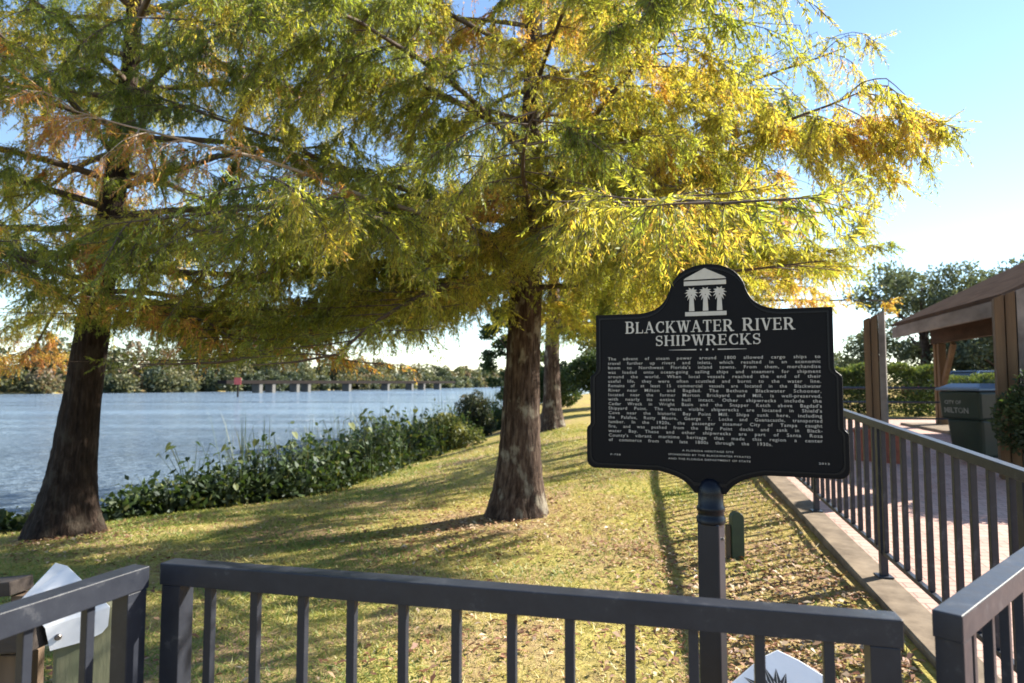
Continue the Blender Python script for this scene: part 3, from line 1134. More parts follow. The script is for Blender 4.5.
# emblem: temple front carried by three palms
em = MB()
ex0, ex1 = u_(0.404), u_(0.583)
ew = ex1 - ex0
ez = ZB + 0.262
fy = FRONT - 0.0025
quad = lambda x0, z0, x1, z1: em.add([(x0, fy, z0), (x1, fy, z0), (x1, fy, z1), (x0, fy, z1)], [(0, 1, 2, 3)])
quad(ex0 + 0.003, ez, ex1, ez + 0.0165)
quad(ex0, ez + 0.1215, ex1, ez + 0.139)
em.add([(ex0 - 0.002, fy, ez + 0.1445), (ex1 + 0.001, fy, ez + 0.1445), (ex1 - 0.006, fy, ez + 0.152), ((ex0 + ex1) / 2, fy, ez + 0.189), (ex0 + 0.006, fy, ez + 0.152)], [(0, 1, 2, 3, 4)])
for k in range(3):
    cx = ex0 + ew * (0.18 + 0.33 * k)
    em.add([(cx - 0.0105, fy, ez + 0.0195), (cx + 0.0105, fy, ez + 0.0195), (cx + 0.0075, fy, ez + 0.082), (cx - 0.0075, fy, ez + 0.082)], [(0, 1, 2, 3)])
    for q, a in enumerate((68, 112, 35, 145, 5, 175, -28, 208, -58, 238)):
        c, s = math.cos(R(a)), math.sin(R(a))
        L_ = 0.0275 if a not in (-58, 238) else 0.031
        base = Vector((cx, ez + 0.092))
        d = Vector((c, s)); nn = Vector((-s, c))
        tip = base + d * L_ + Vector((0, -0.004))
        mid = base + d * L_ * 0.5 + Vector((0, 0.002))
        pts = [base - nn * 0.003, mid - nn * 0.0042, tip, mid + nn * 0.0042, base + nn * 0.003]
        yy = fy - 0.0001 - 0.00004 * q
        em.add([(p.x, yy, p.y) for p in pts], [(0, 1, 2, 3, 4)])
em.build("palm_emblem", M['letter'], sg)

# body text
BODY = """The advent of steam power around 1800 allowed cargo ships to
travel further up rivers and inlets, which resulted in an economic
boom to Northwest Florida's inland towns. From them, merchandise
was loaded onto ocean-going sailing ships and steamers for shipment
around the world. When local vessels reached the end of their
useful life, they were often scuttled and burnt to the water line.
Remains of at least 15 commercial vessels are located in the Blackwater
River near Milton and Bagdad. The Bethune Blackwater Schooner,
located near the former Morton Brickyard and Mill, is well-preserved,
with nearly its entire hull intact. Other shipwrecks include the
Cedar Wreck in Wright Basin and the Snapper Ketch above Bagdad's
Shipyard Point. The most visible shipwrecks are located in Shield's
Cove near the historic Bay Point Mill. Ships sunk here, including
the Palafox, Rusty Moore, George T. Locke and Guanacastle, transported
lumber. In the 1920s, the passenger steamer City of Tampa caught
fire, and was pushed from the Bay Point docks and sank in Black-
water Bay. These and other shipwrecks are part of Santa Rosa
County's vibrant maritime heritage that made this region a center
of commerce from the late 1800s through the 1930s.""".split("\n")


def text_verts(txt, size, offset=0.02, spacing=1.0, word=1.0):
    cu = bpy.data.curves.new("writing", 'FONT')
    cu.body = txt
    cu.size = size
    cu.resolution_u = 2
    cu.offset = offset * size
    cu.space_character = spacing
    cu.space_word = word
    o = bpy.data.objects.new("writing", cu)
    C.objects.link(o)
    dg = bpy.context.evaluated_depsgraph_get()
    me = o.evaluated_get(dg).to_mesh()
    vs = [(v.co.x, v.co.y) for v in me.vertices]
    fs = [tuple(p.vertices) for p in me.polygons]
    o.evaluated_get(dg).to_mesh_clear()
    bpy.data.objects.remove(o)
    bpy.data.curves.remove(cu)
    return vs, fs


def put_text(mb, txt, x0, x1, z, size, y, justify=True, offset=0.002, spacing=1.12, width=1.0):
    if justify:
        v1, f1 = text_verts(txt, size, offset, spacing, 1.0)
        w1 = max(p[0] for p in v1)
        v2, _ = text_verts(txt, size, offset, spacing, 2.0)
        w2 = max(p[0] for p in v2)
        need = (x1 - x0)
        sw = 1.0 + (need - w1 * width) / max(1e-6, (w2 - w1) * width)
        sw = min(max(sw, 0.8), 4.5)
        v, f = text_verts(txt, size, offset, spacing, sw)
        k = need / max(p[0] for p in v)
    else:
        v, f = text_verts(txt, size, offset, spacing)
        w = max(p[0] for p in v)
        k = 1.0
        if x1 is not None:
            k = (x1 - x0) / w
    mb.add([(x0 + p[0] * k, y, z + p[1]) for p in v], f)


ins = MB()
xl, xr = u_(0.0575), u_(0.948)
for i, line in enumerate(BODY):
    z = ZB + 0.097 - 0.0183 * i - 0.0065
    put_text(ins, line, xl, xr if i < 18 else u_(0.755), z, 0.0178, fy, width=1.0)
put_text(ins, "A FLORIDA HERITAGE SITE", u_(0.385), u_(0.60), ZB - 0.270, 0.0098, fy, False)
put_text(ins, "SPONSORED BY THE BLACKWATER PYRATES", u_(0.325), u_(0.668), ZB - 0.2865, 0.0098, fy, False)
put_text(ins, "AND THE FLORIDA DEPARTMENT OF STATE", u_(0.325), u_(0.668), ZB - 0.303, 0.0098, fy, False)
put_text(ins, "F-758", u_(0.065), u_(0.112), ZB - 0.296, 0.0098, fy, False)
put_text(ins, "2012", u_(0.93), u_(0.972), ZB - 0.300, 0.0098, fy, False)
ins.build("inscription", M['letter'], sg)

# collar and post
co = MB().lathe((0, 0, 0), [(0.050, ZB - 0.545), (0.055, ZB - 0.54), (0.055, ZB - 0.522), (0.0495, ZB - 0.515), (0.0495, ZB - 0.50), (0.053, ZB - 0.495), (0.053, ZB - 0.482), (0.048, ZB - 0.475), (0.048, ZB - 0.43), (0.046, ZB - 0.405), (0.036, ZB - 0.385), (0.02, ZB - 0.372)], 28)
co.build("collar", M['collar'], sg, smooth_angle=40)
MB().box((0, 0, (ZB - 0.54) / 2 - 0.1), (0.084, 0.084, ZB - 0.54 + 0.2), rz=R(-12)).build("post", M['post'], sg, bevel=0.006)
bl = MB()
bl.lathe((0, 0, 0), [(0.006, 0), (0.006, 0.004), (0.003, 0.006)], 10)
bo = bl.build("set_screw", M['bolt'], sg)
bo.location = (0.0425, -0.01, ZB - 0.60)
bo.rotation_euler = (0, R(90), 0)

# ------------------------------------------------------------------ white plates by the railing
def plate(name, label, cat, corners, thick, m, loc):
    """flat cut-corner plate from its corner points in space"""
    pts = [Vector(p) for p in corners]
    nrm = Vector((0, 0, 0))
    for a, b in zip(pts, pts[1:] + pts[:1]):
        nrm += (a - loc).cross(b - loc)
    nrm.normalize()
    c = sum(pts, Vector()) / len(pts)
    fl = [p - nrm * (p - c).dot(nrm) for p in pts]
    n = len(fl)
    mb = MB().add([p - loc for p in fl] + [p - loc - nrm * thick for p in fl],
                  [tuple(range(n)), tuple(range(n, 2 * n))[::-1]] + [(i, i + n, (i + 1) % n + n, (i + 1) % n) for i in range(n)])
    return mb, nrm, c


# information panel low behind the front railing: pale board with a dark leaf drawing, leaning back on a short post
ip = empty("information_panel", (0.86, 2.16, gz1(0.8, 2.16)), R(-2))
tag(ip, "white low information panel with black leaf drawing behind the foreground railing", "sign")
Mt = Matrix.Rotation(R(-52), 3, 'X') @ Matrix.Rotation(R(45), 3, 'Y')
bh = 0.60 - gz1(0.8, 2.16)
def on_panel(a, b, h=0.0):
    """a to the right, b up the slope"""
    v = Matrix.Rotation(R(-38), 3, 'X') @ Vector((a, -h, b))
    return Vector((v.x, v.y, v.z + bh - 0.0))
hw_ = 0.215
cn = [(0, 0.0), (-0.30, -0.23), (-0.30, -0.5), (0.30, -0.5), (0.30, -0.23)]
cn = [(0.0, 0.075), (-0.06, 0.05), (-0.33, -0.14), (-0.33, -0.42), (0.33, -0.42), (0.33, -0.14), (0.06, 0.045)]
n = len(cn)
MB().add([on_panel(a, b, 0.01) for a, b in cn] + [on_panel(a, b, -0.01) for a, b in cn],
         [tuple(range(n)), tuple(range(n, 2 * n))[::-1]] + [(i, i + n, (i + 1) % n + n, (i + 1) % n) for i in range(n)]).build("board", M['white'], ip, bevel=0.003)
dr = MB()
rs = random.Random(4)
for i in range(6):
    ang = R(168 - 21 * i)
    o = (-0.03, -0.072)
    L_ = (0.10, 0.115, 0.105, 0.095, 0.09, 0.085)[i]
    d = (math.cos(ang), math.sin(ang))
    pn = (-d[1], d[0])
    for side in (-1, 1):
        w = 0.0105 * side
        g_ = 0.0016 * side
        p = [(o[0] + d[0] * 0.035 + pn[0] * g_, o[1] + d[1] * 0.035 + pn[1] * g_), (o[0] + d[0] * L_ * 0.6 + pn[0] * w, o[1] + d[1] * L_ * 0.6 + pn[1] * w), (o[0] + d[0] * L_ + pn[0] * g_ * 0.3, o[1] + d[1] * L_ + pn[1] * g_ * 0.3)]
        dr.add([on_panel(a, b, 0.0125) for a, b in p], [(0, 1, 2)])
dr.build("leaf_drawing", M['ink'], ip)
MB().box((0, 0.14, (bh - 0.22) / 2), (0.07, 0.07, bh - 0.22 + 0.02)).build("post", M['post'], ip, bevel=0.004)

# left: white cut-corner plate bolted to a green-stained post; timber rail beside it
YP = 2.15
pc = at(72, 690, YP)
wp = empty("wooden_post", (pc.x, YP + 0.06, gz1(pc.x, YP)), R(36))
tag(wp, "green stained wooden post with white cut-corner plate bolted to its top", "post")
hpost = at(78, 612, YP).z - wp.location.z
MB().box((0, 0, hpost / 2 - 0.1), (0.17, 0.10, hpost + 0.2)).build("shaft", M['greenwood'], wp, bevel=0.006)
inv = Matrix.Translation(wp.location) @ Matrix.Rotation(R(36), 4, 'Z')
inv = inv.inverted()
cs = [(20, 603), (56, 567), (68, 570), (110, 607), (108, 626), (102, 633), (86, 641), (50, 651), (45, 628)]
yf = -0.062
def on_post(px, py):
    """where the plate's own plane meets a line of sight"""
    o_, q_ = inv @ Vector((0, 0, EYE)), inv @ at(px, py, YP)
    t_ = (yf - o_.y) / (q_.y - o_.y)
    return o_ + (q_ - o_) * t_
pl = [on_post(x, y) for x, y in cs]
n = len(pl)
yf = -0.062
front = [Vector((p.x, yf + (0.05 if k in (1, 2) else 0.025 if k == 0 else 0), p.z)) for k, p in enumerate(pl)]
MB().add(front + [p + Vector((0, 0.009, 0)) for p in front], [(0, 1, 2), (0, 2, 3, 8), (3, 4, 5, 6, 7, 8), (n, n + 2, n + 1), (n, n + 8, n + 3, n + 2), tuple(n + k for k in (3, 8, 7, 6, 5, 4))] +
         [(i, i + n, (i + 1) % n + n, (i + 1) % n) for i in range(n)]).build("white_plate", M['white'], wp)
bq = on_post(58, 637)
b_ = MB().lathe((0, 0, 0), [(0.010, 0), (0.010, 0.004), (0.006, 0.008)], 12).build("bolt", M['bolt'], wp)
b_.location = (bq.x, yf, bq.z)
b_.rotation_euler = (R(90), 0, 0)

tr = empty("timber_barrier", (-1.85, 2.16, gz1(-1.85, 2.16)))
tag(tr, "dark weathered timber barrier at the left edge behind the railing", "barrier")
a, b2 = at(-110, 596, 2.28), at(47, 588, 2.1)
loc = tr.location
MB().bar(a - loc + Vector((0, 0, 0.0)), at(22, 585, 2.2) - loc, 0.09, 0.045).build("top_plank", M['timber_h'], tr, bevel=0.004)
MB().bar(at(-110, 640, 2.2) - loc, at(46, 627, 2.12) - loc, 0.12, 0.11).build("beam", M['timber_h'], tr, bevel=0.006)
for px in (22, -90):
    t = at(px, 650, 2.2)
    MB().box((t.x - loc.x, t.y - loc.y, (t.z - loc.z) / 2 - 0.05), (0.09, 0.09, t.z - loc.z + 0.1)).build("post", M['timber'], tr, bevel=0.005)
    MB().box((t.x - loc.x, t.y - loc.y + 0.02, t.z - loc.z + 0.115), (0.075, 0.06, 0.12)).build("block", M['timber'], tr, bevel=0.004)

# green stub in the lawn behind the marker
p = at(737, 553, 5.7)
st_ = empty("utility_stub", (p.x, 5.7, gz1(p.x, 5.7)))
tag(st_, "small dark green round-topped utility stub in the lawn behind the marker post", "utility post")
prof = [(-0.052, -0.08), (0.052, -0.08), (0.052, 0.34)] + arc(0.0, 0.34, 0.052, 0, 180, 8)[1:]
MB().prism(prof, -0.045, 0.045).build("housing", M['stub'], st_, bevel=0.006)
MB().box((-0.075, 0, 0.11), (0.03, 0.06, 0.34)).build("conduit", M['timber'], st_, bevel=0.004)

# pale stick lying in the grass
s0, s1 = at(566, 676, 2.95), at(596, 662, 3.05)
pts = [Vector((-0.06, -0.25, 0)), Vector((-0.03, -0.1, 0.03)), Vector((0.03, -0.02, 0.045)), Vector((0.12, 0.03, 0.05)), Vector((0.2, 0.05, 0.04))]
sk = MB().tube(pts, [0.006, 0.006, 0.005, 0.004, 0.003], 6).build("dry_stick", M['straw'], smooth_angle=60)
sk.location = (0.34, 3.4, gz1(0.34, 3.4) + 0.015)
tag(sk, "pale bent stick lying in the grass below the foreground railing", "stick")

# ------------------------------------------------------------------ pavilion and the timber pylons
gR = float(ramp_z(15))
pv_ = empty("pavilion", (9.2, 12.0, gR))
tag(pv_, "open timber pavilion with brown shingled gable roof at the right", "pavilion")
o0 = pv_.location
e_far, e_near = Vector((9.24, 16.0, 2.84)), Vector((7.79, 10.45, 2.84))
ed = (e_near - e_far).normalized()
inw = Vector((-ed.y, ed.x, 0))
if inw.x < 0: inw = -inw
rise, run = 1.5, 3.0
def P_(s, t, z=0.0):
    """s along the eave from its far corner, t inwards from the eave"""
    return e_far + ed * s + inw * t + Vector((0, 0, z)) - o0
Ls = (e_near - e_far).length
rf = MB()
th = 0.07
for sgn in (0, 1):
    t0, t1 = (0, run) if sgn == 0 else (2 * run, run)
    a = [P_(0, t0, 0.10), P_(Ls, t0, 0.10), P_(Ls, t1, rise + 0.10), P_(0, t1, rise + 0.10)]
    dn = Vector((0, 0, -th))
    rf.add(a + [q + dn for q in a], [(0, 1, 2, 3), (4, 7, 6, 5), (0, 4, 5, 1), (0, 3, 7, 4), (1, 5, 6, 2)])
ro = rf.build("roof", M['shingle'], pv_)
uvl = ro.data.uv_layers.new(name="UVMap")
for poly in ro.data.polygons:
    for li in poly.loop_indices:
        v = ro.data.vertices[ro.data.loops[li].vertex_index].co
        w = v + o0 - e_far
        uvl.data[li].uv = (w.dot(ed), math.hypot(w.dot(inw), w.z * 1.0) if True else 0)
fb_ = MB()
fb_.bar(P_(-0.02, 0.03, -0.105), P_(Ls + 0.02, 0.03, -0.105), 0.05, 0.26)
fb_.build("fascia", M['fascia'], pv_, bevel=0.004)
for s in (0.02, Ls - 0.02):
    MB().bar(P_(s, 0.06, -0.09), P_(s, run, rise - 0.09), 0.05, 0.22).bar(P_(s, 2 * run - 0.06, -0.09), P_(s, run + 0.01, rise - 0.09), 0.05, 0.22).build("barge_board", M['fascia'], pv_, bevel=0.004)
cl = MB()
a = [P_(0.1, 0.08, -0.06), P_(Ls - 0.1, 0.08, -0.06), P_(Ls - 0.1, run, rise - 0.06), P_(0.1, run, rise - 0.06), P_(Ls - 0.1, 2 * run - 0.08, -0.06), P_(0.1, 2 * run - 0.08, -0.06)]
cl.add(a, [(0, 1, 2, 3), (3, 2, 4, 5)]).build("ceiling", M['ceiling'], pv_)
for t in (0.75, 2 * run - 0.75):
    MB().bar(P_(0.4, t, -0.24), P_(Ls - 0.4, t, -0.24), 0.12, 0.36).build("beam", M['ceiling'], pv_, bevel=0.006)
    for s in (0.75, Ls - 0.75):
        q = P_(s, t)
        ztop = 2.84 - gR - 0.425
        pm = MB()
        for dd in (-0.12, 0.12):
            c_ = q + ed * dd
            pm.box((c_.x, c_.y, ztop / 2), (0.14, 0.14, ztop), rz=math.atan2(ed.y, ed.x))
        pm.box((q.x, q.y, ztop / 2), (0.11, 0.09, ztop - 0.02), rz=math.atan2(ed.y, ed.x))
        pm.build("column", M['plank'], pv_, bevel=0.008)
        sgn = 1 if s < 1 else -1
        MB().bar(q + ed * 0.18 * sgn + Vector((0, 0, ztop - 0.95 - q.z)), q + ed * 0.85 * sgn + Vector((0, 0, ztop - 0.04 - q.z)), 0.09, 0.12).build("brace", M['plank'], pv_, bevel=0.005)
MB().box((P_(Ls / 2, run).x, P_(Ls / 2, run).y, 0.0), (5.9, Ls - 0.4, 0.12), rz=math.atan2(ed.y, ed.x) + R(90)).build("floor_slab", M['concrete'], pv_, bevel=0.01)


def pylon(label, x, y, rz, top, w=0.30, dpt=0.26, base=True):
    z = float(ramp_z(y))
    r = empty("timber_pylon", (x, y, z), rz)
    tag(r, label, "timber post")
    h = top - z
    for k in range(3):
        wx = w / 3
        x0 = -w / 2 + k * wx
        sl0 = h - 0.13 * (1 - k / 3)
        sl1 = h - 0.13 * (1 - (k + 1) / 3)
        MB().prism([(x0 + 0.006, 0.25 if base else -0.1), (x0 + wx - 0.006, 0.25 if base else -0.1), (x0 + wx - 0.006, sl1), (x0 + 0.006, sl0)], -dpt / 2, dpt / 2 - (0.03 if k == 1 else 0)).build("board", M['fascia' if k == 2 else 'plank'], r, bevel=0.005)
    if not base: return r
    bx = MB().box((0, 0, 0.15), (0.62, 0.55, 0.56))
    bx.build("brick_base", M['redbrick'], r, bevel=0.01)
    MB().box((0, 0, 0.45), (0.68, 0.61, 0.05)).build("base_cap", M['redbrick'], r, bevel=0.008)
    return r


pylon("tan plank pylon with slanted top standing on the red brick base near the hedge", 5.62, 10.2, R(-32), 2.62)
pylon("tan plank pylon rising behind the dark bush at the right edge", 6.62, 8.75, R(-30), 2.78, w=0.36, base=False)

# pipe fence behind
pf_ = empty("pipe_fence", (5.4, 13.2, float(ramp_z(13.2))))
tag(pf_, "low dark blue pipe fence in front of the clipped hedge", "fence")
for h, r in ((0.90, 0.022), (0.62, 0.018), (0.30, 0.018)):
    MB().tube([(-1.2, 0.4, h), (3.4, -0.3, h)], r, 10).build("rail", M['pipe'], pf_, smooth_angle=50)
for t in (0, 0.33, 0.66, 1.0):
    MB().tube([(-1.2 + 4.6 * t, 0.4 - 0.7 * t, -0.05), (-1.2 + 4.6 * t, 0.4 - 0.7 * t, 0.93)], 0.028, 10).build("post", M['pipe'], pf_, smooth_angle=50)

# wheeled rubbish cart
zb_ = float(ramp_z(9.9))
wc = empty("waste_cart", (7.02, 9.9, zb_ + 0.05), R(-78))
tag(wc, "dark green wheeled waste cart with blue-grey lid and white stencilled letters", "waste bin")
def frustum(z0, z1, w0, d0, w1, d1, cy=0.0):
    return ([(-w0 / 2, -d0 / 2 + cy, z0), (w0 / 2, -d0 / 2 + cy, z0), (w0 / 2, d0 / 2 + cy, z0), (-w0 / 2, d0 / 2 + cy, z0),
             (-w1 / 2, -d1 / 2 + cy, z1), (w1 / 2, -d1 / 2 + cy, z1), (w1 / 2, d1 / 2 + cy, z1), (-w1 / 2, d1 / 2 + cy, z1)],
            [(0, 3, 2, 1), (4, 5, 6, 7), (0, 1, 5, 4), (1, 2, 6, 5), (2, 3, 7, 6), (3, 0, 4, 7)])
MB().add(*frustum(0.05, 0.62, 0.52, 0.60, 0.60, 0.70)).build("lower_body", M['binbody'], wc, bevel=0.05)
MB().add(*frustum(0.60, 1.02, 0.68, 0.80, 0.72, 0.86)).build("upper_body", M['binbody'], wc, bevel=0.04)
MB().add(*frustum(1.025, 1.07, 0.76, 0.92, 0.75, 0.91)).add(*frustum(1.07, 1.135, 0.70, 0.85, 0.50, 0.62)).build("lid", M['binlid'], wc, bevel=0.018)
MB().tube([(-0.3, 0.52, 1.0), (0.3, 0.52, 1.0)], 0.018, 10).bar((-0.28, 0.40, 1.0), (-0.28, 0.53, 1.0), 0.03, 0.03).bar((0.28, 0.40, 1.0), (0.28, 0.53, 1.0), 0.03, 0.03).build("handle", M['rubber'], wc)
for sx in (-1, 1):
    w_ = MB().lathe((0, 0, 0), [(0.06, -0.03), (0.13, -0.03), (0.14, -0.015), (0.14, 0.015), (0.13, 0.03), (0.06, 0.03)], 20).build("wheel", M['rubber'], wc, smooth_angle=40)
    w_.location = (sx * 0.29, 0.32, 0.14)
    w_.rotation_euler = (0, R(90), 0)
tb_ = MB()
for txt, z, x0, x1, sz in (("CITY OF", 0.83, -0.24, 0.05, 0.075), ("MILTON", 0.70, -0.26, 0.16, 0.11)):
    v, f = text_verts(txt, sz, 0.03)
    k = (x1 - x0) / max(q[0] for q in v)
    # on the face turned to the walkway (local -y), leaning with it
    tb_.add([(x0 + q[0] * k, -0.40 - 0.03 * ((z + q[1] - 0.60) / 0.42) - 0.004, z + q[1]) for q in v], f)
tb_.build("stencil", M['stencil'], wc)

# ------------------------------------------------------------------ shrubs, hedge and background trees
GREEN = [(0.0, (0.022, 0.038, 0.012)), (0.4, (0.042, 0.07, 0.018)), (0.7, (0.085, 0.12, 0.026)), (1.0, (0.17, 0.19, 0.04))]


def blob_leaves(rng, centers, radii, n_each, leaf, aspect, out_bias=0.7, shell=0.55):
    Ps, Ds = [], []
    for c, r in zip(centers, radii):
        n = max(10, int(n_each * (np.prod(r) ** (2 / 3)) / (np.mean([np.prod(q) for q in radii]) ** (2 / 3))))
        d = unit(rng.normal(size=(n, 3)))
        rad = shell + (1 - shell) * rng.uniform(0, 1, n) ** 0.6
        rad *= 1 + 0.16 * np.sin(d[:, 0] * 5 + c[0]) * np.sin(d[:, 2] * 6 + c[1])
        Ps.append(np.array(c) + d * rad[:, None] * np.array(r))
        Ds.append(unit(d * out_bias + rng.normal(size=(n, 3)) * 0.7 + np.array([0, 0, 0.1])))
    P = np.concatenate(Ps); D = np.concatenate(Ds)
    L = rng.uniform(0.65, 1.3, len(P)) * leaf
    return P, D, L, L * aspect


def shrub(name, label, loc, size, n, leaf, seed, stops=GREEN, base=0.4, cat="bush", group=None, clumps=14, aspect=0.5, stem='twig'):
    rng = np.random.default_rng(seed)
    r = empty(name, loc)
    tag(r, label, cat, group)
    sx, sy, sz = size
    cs, rs = [], []
    for i in range(clumps):
        d = unit(rng.normal(size=(1, 3)))[0] * rng.uniform(0.2, 0.7)
        cs.append((d[0] * sx, d[1] * sy, sz * (0.55 + 0.5 * d[2])))
        k = rng.uniform(0.3, 0.5)
        rs.append((sx * k, sy * k, sz * k * 0.62))
    P, D, L, Wd = blob_leaves(rng, cs, rs, n // clumps, leaf, aspect)
    ok = P[:, 2] > 0.02
    P, D, L, Wd = P[ok], D[ok], L[ok], Wd[ok]
    V, Fq = leaf_quads(P, D, L, Wd, rng)
    t = base + 0.5 * (value_noise(P, 2.5, seed) - 0.5) + rng.normal(size=len(P)) * 0.13
    np_mesh("foliage", V, Fq, M['broad'], r, col=np.repeat(palette(t, stops), 4, 0))
    sm = MB()
    for c in cs[:8]:
        sm.tube([(c[0] * 0.1, c[1] * 0.1, -0.1), (c[0] * 0.5, c[1] * 0.5, c[2] * 0.5), c], [0.025, 0.018, 0.008], 5)
    sm.build("stems", M[stem], r)
    return r


def leafy_tree(name, label, loc, height, spread, trunk_r, n, leaf, seed, stops=GREEN, base=0.45, clumps=46, low=0.25, group=None, bark='bark'):
    rng = np.random.default_rng(seed)
    r = empty(name, loc)
    tag(r, label, "tree", group)
    mb = MB()
    mb.tube([(0, 0, -0.3), (0.05, 0, height * 0.15), (0.1, 0.05, height * 0.35), (0.05, 0.1, height * 0.6), (0, 0, height * 0.85)], [trunk_r * 1.5, trunk_r, trunk_r * 0.85, trunk_r * 0.5, trunk_r * 0.15], 12)
    mb.build("trunk", M[bark], r, smooth_angle=60)
    cs, rs = [], []
    lm = MB()
    for i in range(clumps):
        a = rng.uniform(0, 6.28)
        h = low + (1 - low) * rng.uniform(0, 1)
        rr = spread * math.sqrt(max(0.05, 1 - ((h - 0.55) / 0.5) ** 2)) * rng.uniform(0.35, 1.0)
        c = np.array([rr * math.cos(a), rr * math.sin(a), h * height * 0.93])
        cs.append(c)
        k = rng.uniform(0.13, 0.26) * spread
        rs.append((k * 1.2, k * 1.2, k * 0.75))
        if i % 3 == 0:
            z0 = c[2] * 0.6
            lm.tube([(0.05, 0.05, z0), (c[0] * 0.5, c[1] * 0.5, z0 + (c[2] - z0) * 0.65), tuple(c)], [trunk_r * 0.3, trunk_r * 0.18, trunk_r * 0.05], 6)
    lm.build("limbs", M[bark], r, smooth_angle=60)
    P, D, L, Wd = blob_leaves(rng, cs, rs, n // clumps, leaf, 0.5, 0.5, 0.2)
    V, Fq = leaf_quads(P, D, L, Wd, rng)
    t = base + 0.5 * (value_noise(P, 1.0, seed) - 0.5) + rng.normal(size=len(P)) * 0.12
    np_mesh("crown", V, Fq, M['broad'], r, col=np.repeat(palette(t, stops), 4, 0))
    return r


OAK = [(0.0, (0.035, 0.048, 0.026)), (0.5, (0.075, 0.092, 0.048)), (1.0, (0.15, 0.17, 0.09))]
zf_ = 0.5
leafy_tree("oak_tree", "large oak behind the pavilion roof, its pale crown thinning at the left", (25.0, 40, zf_), 8.3, 4.4, 0.32, 17000, 0.24, 61, OAK, 0.62)
leafy_tree("oak_tree", "tall oak at the right rising above the pavilion ridge", (33.5, 44, zf_), 9.4, 4.5, 0.34, 15000, 0.26, 62, OAK, 0.5)
leafy_tree("oak_tree", "low spreading oak seen beneath the pavilion eave between its columns", (27.5, 37, zf_), 5.6, 4.2, 0.3, 18000, 0.26, 63, OAK, 0.35, low=0.15)
leafy_tree("oak_tree", "small distant tree low on the horizon between the marker and the first pylon", (29, 58, zf_), 3.4, 3.2, 0.25, 7000, 0.3, 64, OAK, 0.6, low=0.1)
FOR = [(0.0, (0.03, 0.05, 0.015)), (0.5, (0.08, 0.10, 0.025)), (1.0, (0.26, 0.24, 0.08))]
leafy_tree("broadleaf_tree", "pale green leafy tree behind the far cypress, left of the marker", (4.6, 31, 0.3), 8.5, 3.6, 0.22, 22000, 0.24, 65, FOR, 0.7, low=0.25)
leafy_tree("broadleaf_tree", "dark leafy tree on the bank directly behind the near cypress trunk", (0.2, 34, -0.1), 6.0, 1.7, 0.2, 11000, 0.22, 66, GREEN, 0.3, low=0.1)

# clipped hedge
def hedge(label, x0, x1, y, z, h, dpt, n, seed):
    rng = np.random.default_rng(seed)
    r = empty("hedge", ((x0 + x1) / 2, y, z))
    tag(r, label, "hedge")
    w = x1 - x0
    P = rng.uniform(-1, 1, (n, 3)) * np.array([w / 2, dpt / 2, 0.5])
    k = rng.integers(0, 3, n)
    P[k == 0, 1] = -dpt / 2 + np.abs(rng.normal(size=(k == 0).sum())) * 0.12
    P[k == 1, 2] = 0.5 - np.abs(rng.normal(size=(k == 1).sum())) * 0.07
    P[:, 2] = (P[:, 2] + 0.5) * h
    P += 0.09 * np.stack([np.sin(P[:, 1] * 5 + P[:, 0] * 3), np.sin(P[:, 0] * 4.1) + np.sin(P[:, 2] * 6), np.sin(P[:, 0] * 2.7) + 0.7 * np.sin(P[:, 0] * 6.1 + 1)], -1) * np.array([1, 1, 1])
    D = unit(rng.normal(size=(n, 3)) + np.where(k == 1, 1, 0)[:, None] * np.array([0, 0, 0.9]) + np.where(k == 0, 1, 0)[:, None] * np.array([0, -0.8, 0.2]))
    L = rng.uniform(0.05, 0.11, n)
    V, Fq = leaf_quads(P, D, L, L * 0.55, rng)
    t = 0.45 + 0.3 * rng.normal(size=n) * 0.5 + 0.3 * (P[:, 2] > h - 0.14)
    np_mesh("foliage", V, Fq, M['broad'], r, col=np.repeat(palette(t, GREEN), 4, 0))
    sm = MB()
    for q in np.linspace(-w / 2 + 0.3, w / 2 - 0.3, max(3, int(w / 0.7))):
        sm.tube([(q, 0, -0.1), (q + 0.05, 0.02, h * 0.4), (q + 0.1, -0.05, h * 0.8)], [0.03, 0.02, 0.01], 5)
    sm.build("stems", M['twig'], r)
    return r


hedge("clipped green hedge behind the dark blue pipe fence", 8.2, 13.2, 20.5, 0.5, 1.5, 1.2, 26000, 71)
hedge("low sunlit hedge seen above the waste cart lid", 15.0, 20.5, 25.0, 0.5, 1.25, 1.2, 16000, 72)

shrub("dark_bush", "dark dense bush at the right edge in front of the pylon", (6.62, 8.1, float(ramp_z(8.1))), (0.62, 0.6, 1.75), 20000, 0.06, 73, GREEN, 0.15)
shrub("dark_bush", "dark bush at the lawn's far end between far cypress and marker", (3.4, 24.5, gz1(3.4, 24.5)), (1.7, 1.3, 2.1), 14000, 0.13, 74, GREEN, 0.25)
shrub("dark_bush", "wide dark bush closing the lawn behind the far cypress trunk", (1.75, 27.5, gz1(1.75, 27.5)), (1.5, 1.2, 2.0), 12000, 0.13, 77, GREEN, 0.35)
shrub("dark_bush", "dark rounded shrub at the water's edge left of the near trunk", (-1.25, 23.5, gz1(-1.25, 23.5) - 0.1), (0.75, 0.7, 1.75), 9000, 0.10, 75, [(0, (0.02, 0.03, 0.016)), (0.5, (0.045, 0.058, 0.03)), (1, (0.2, 0.14, 0.06))], 0.4)
shrub("dark_bush", "low yellow-green bush on the bank in front of the dark rounded shrub", (-1.75, 19.8, gz1(-1.75, 19.8) - 0.1), (0.95, 0.9, 1.0), 7000, 0.11, 76, FOR, 0.65)

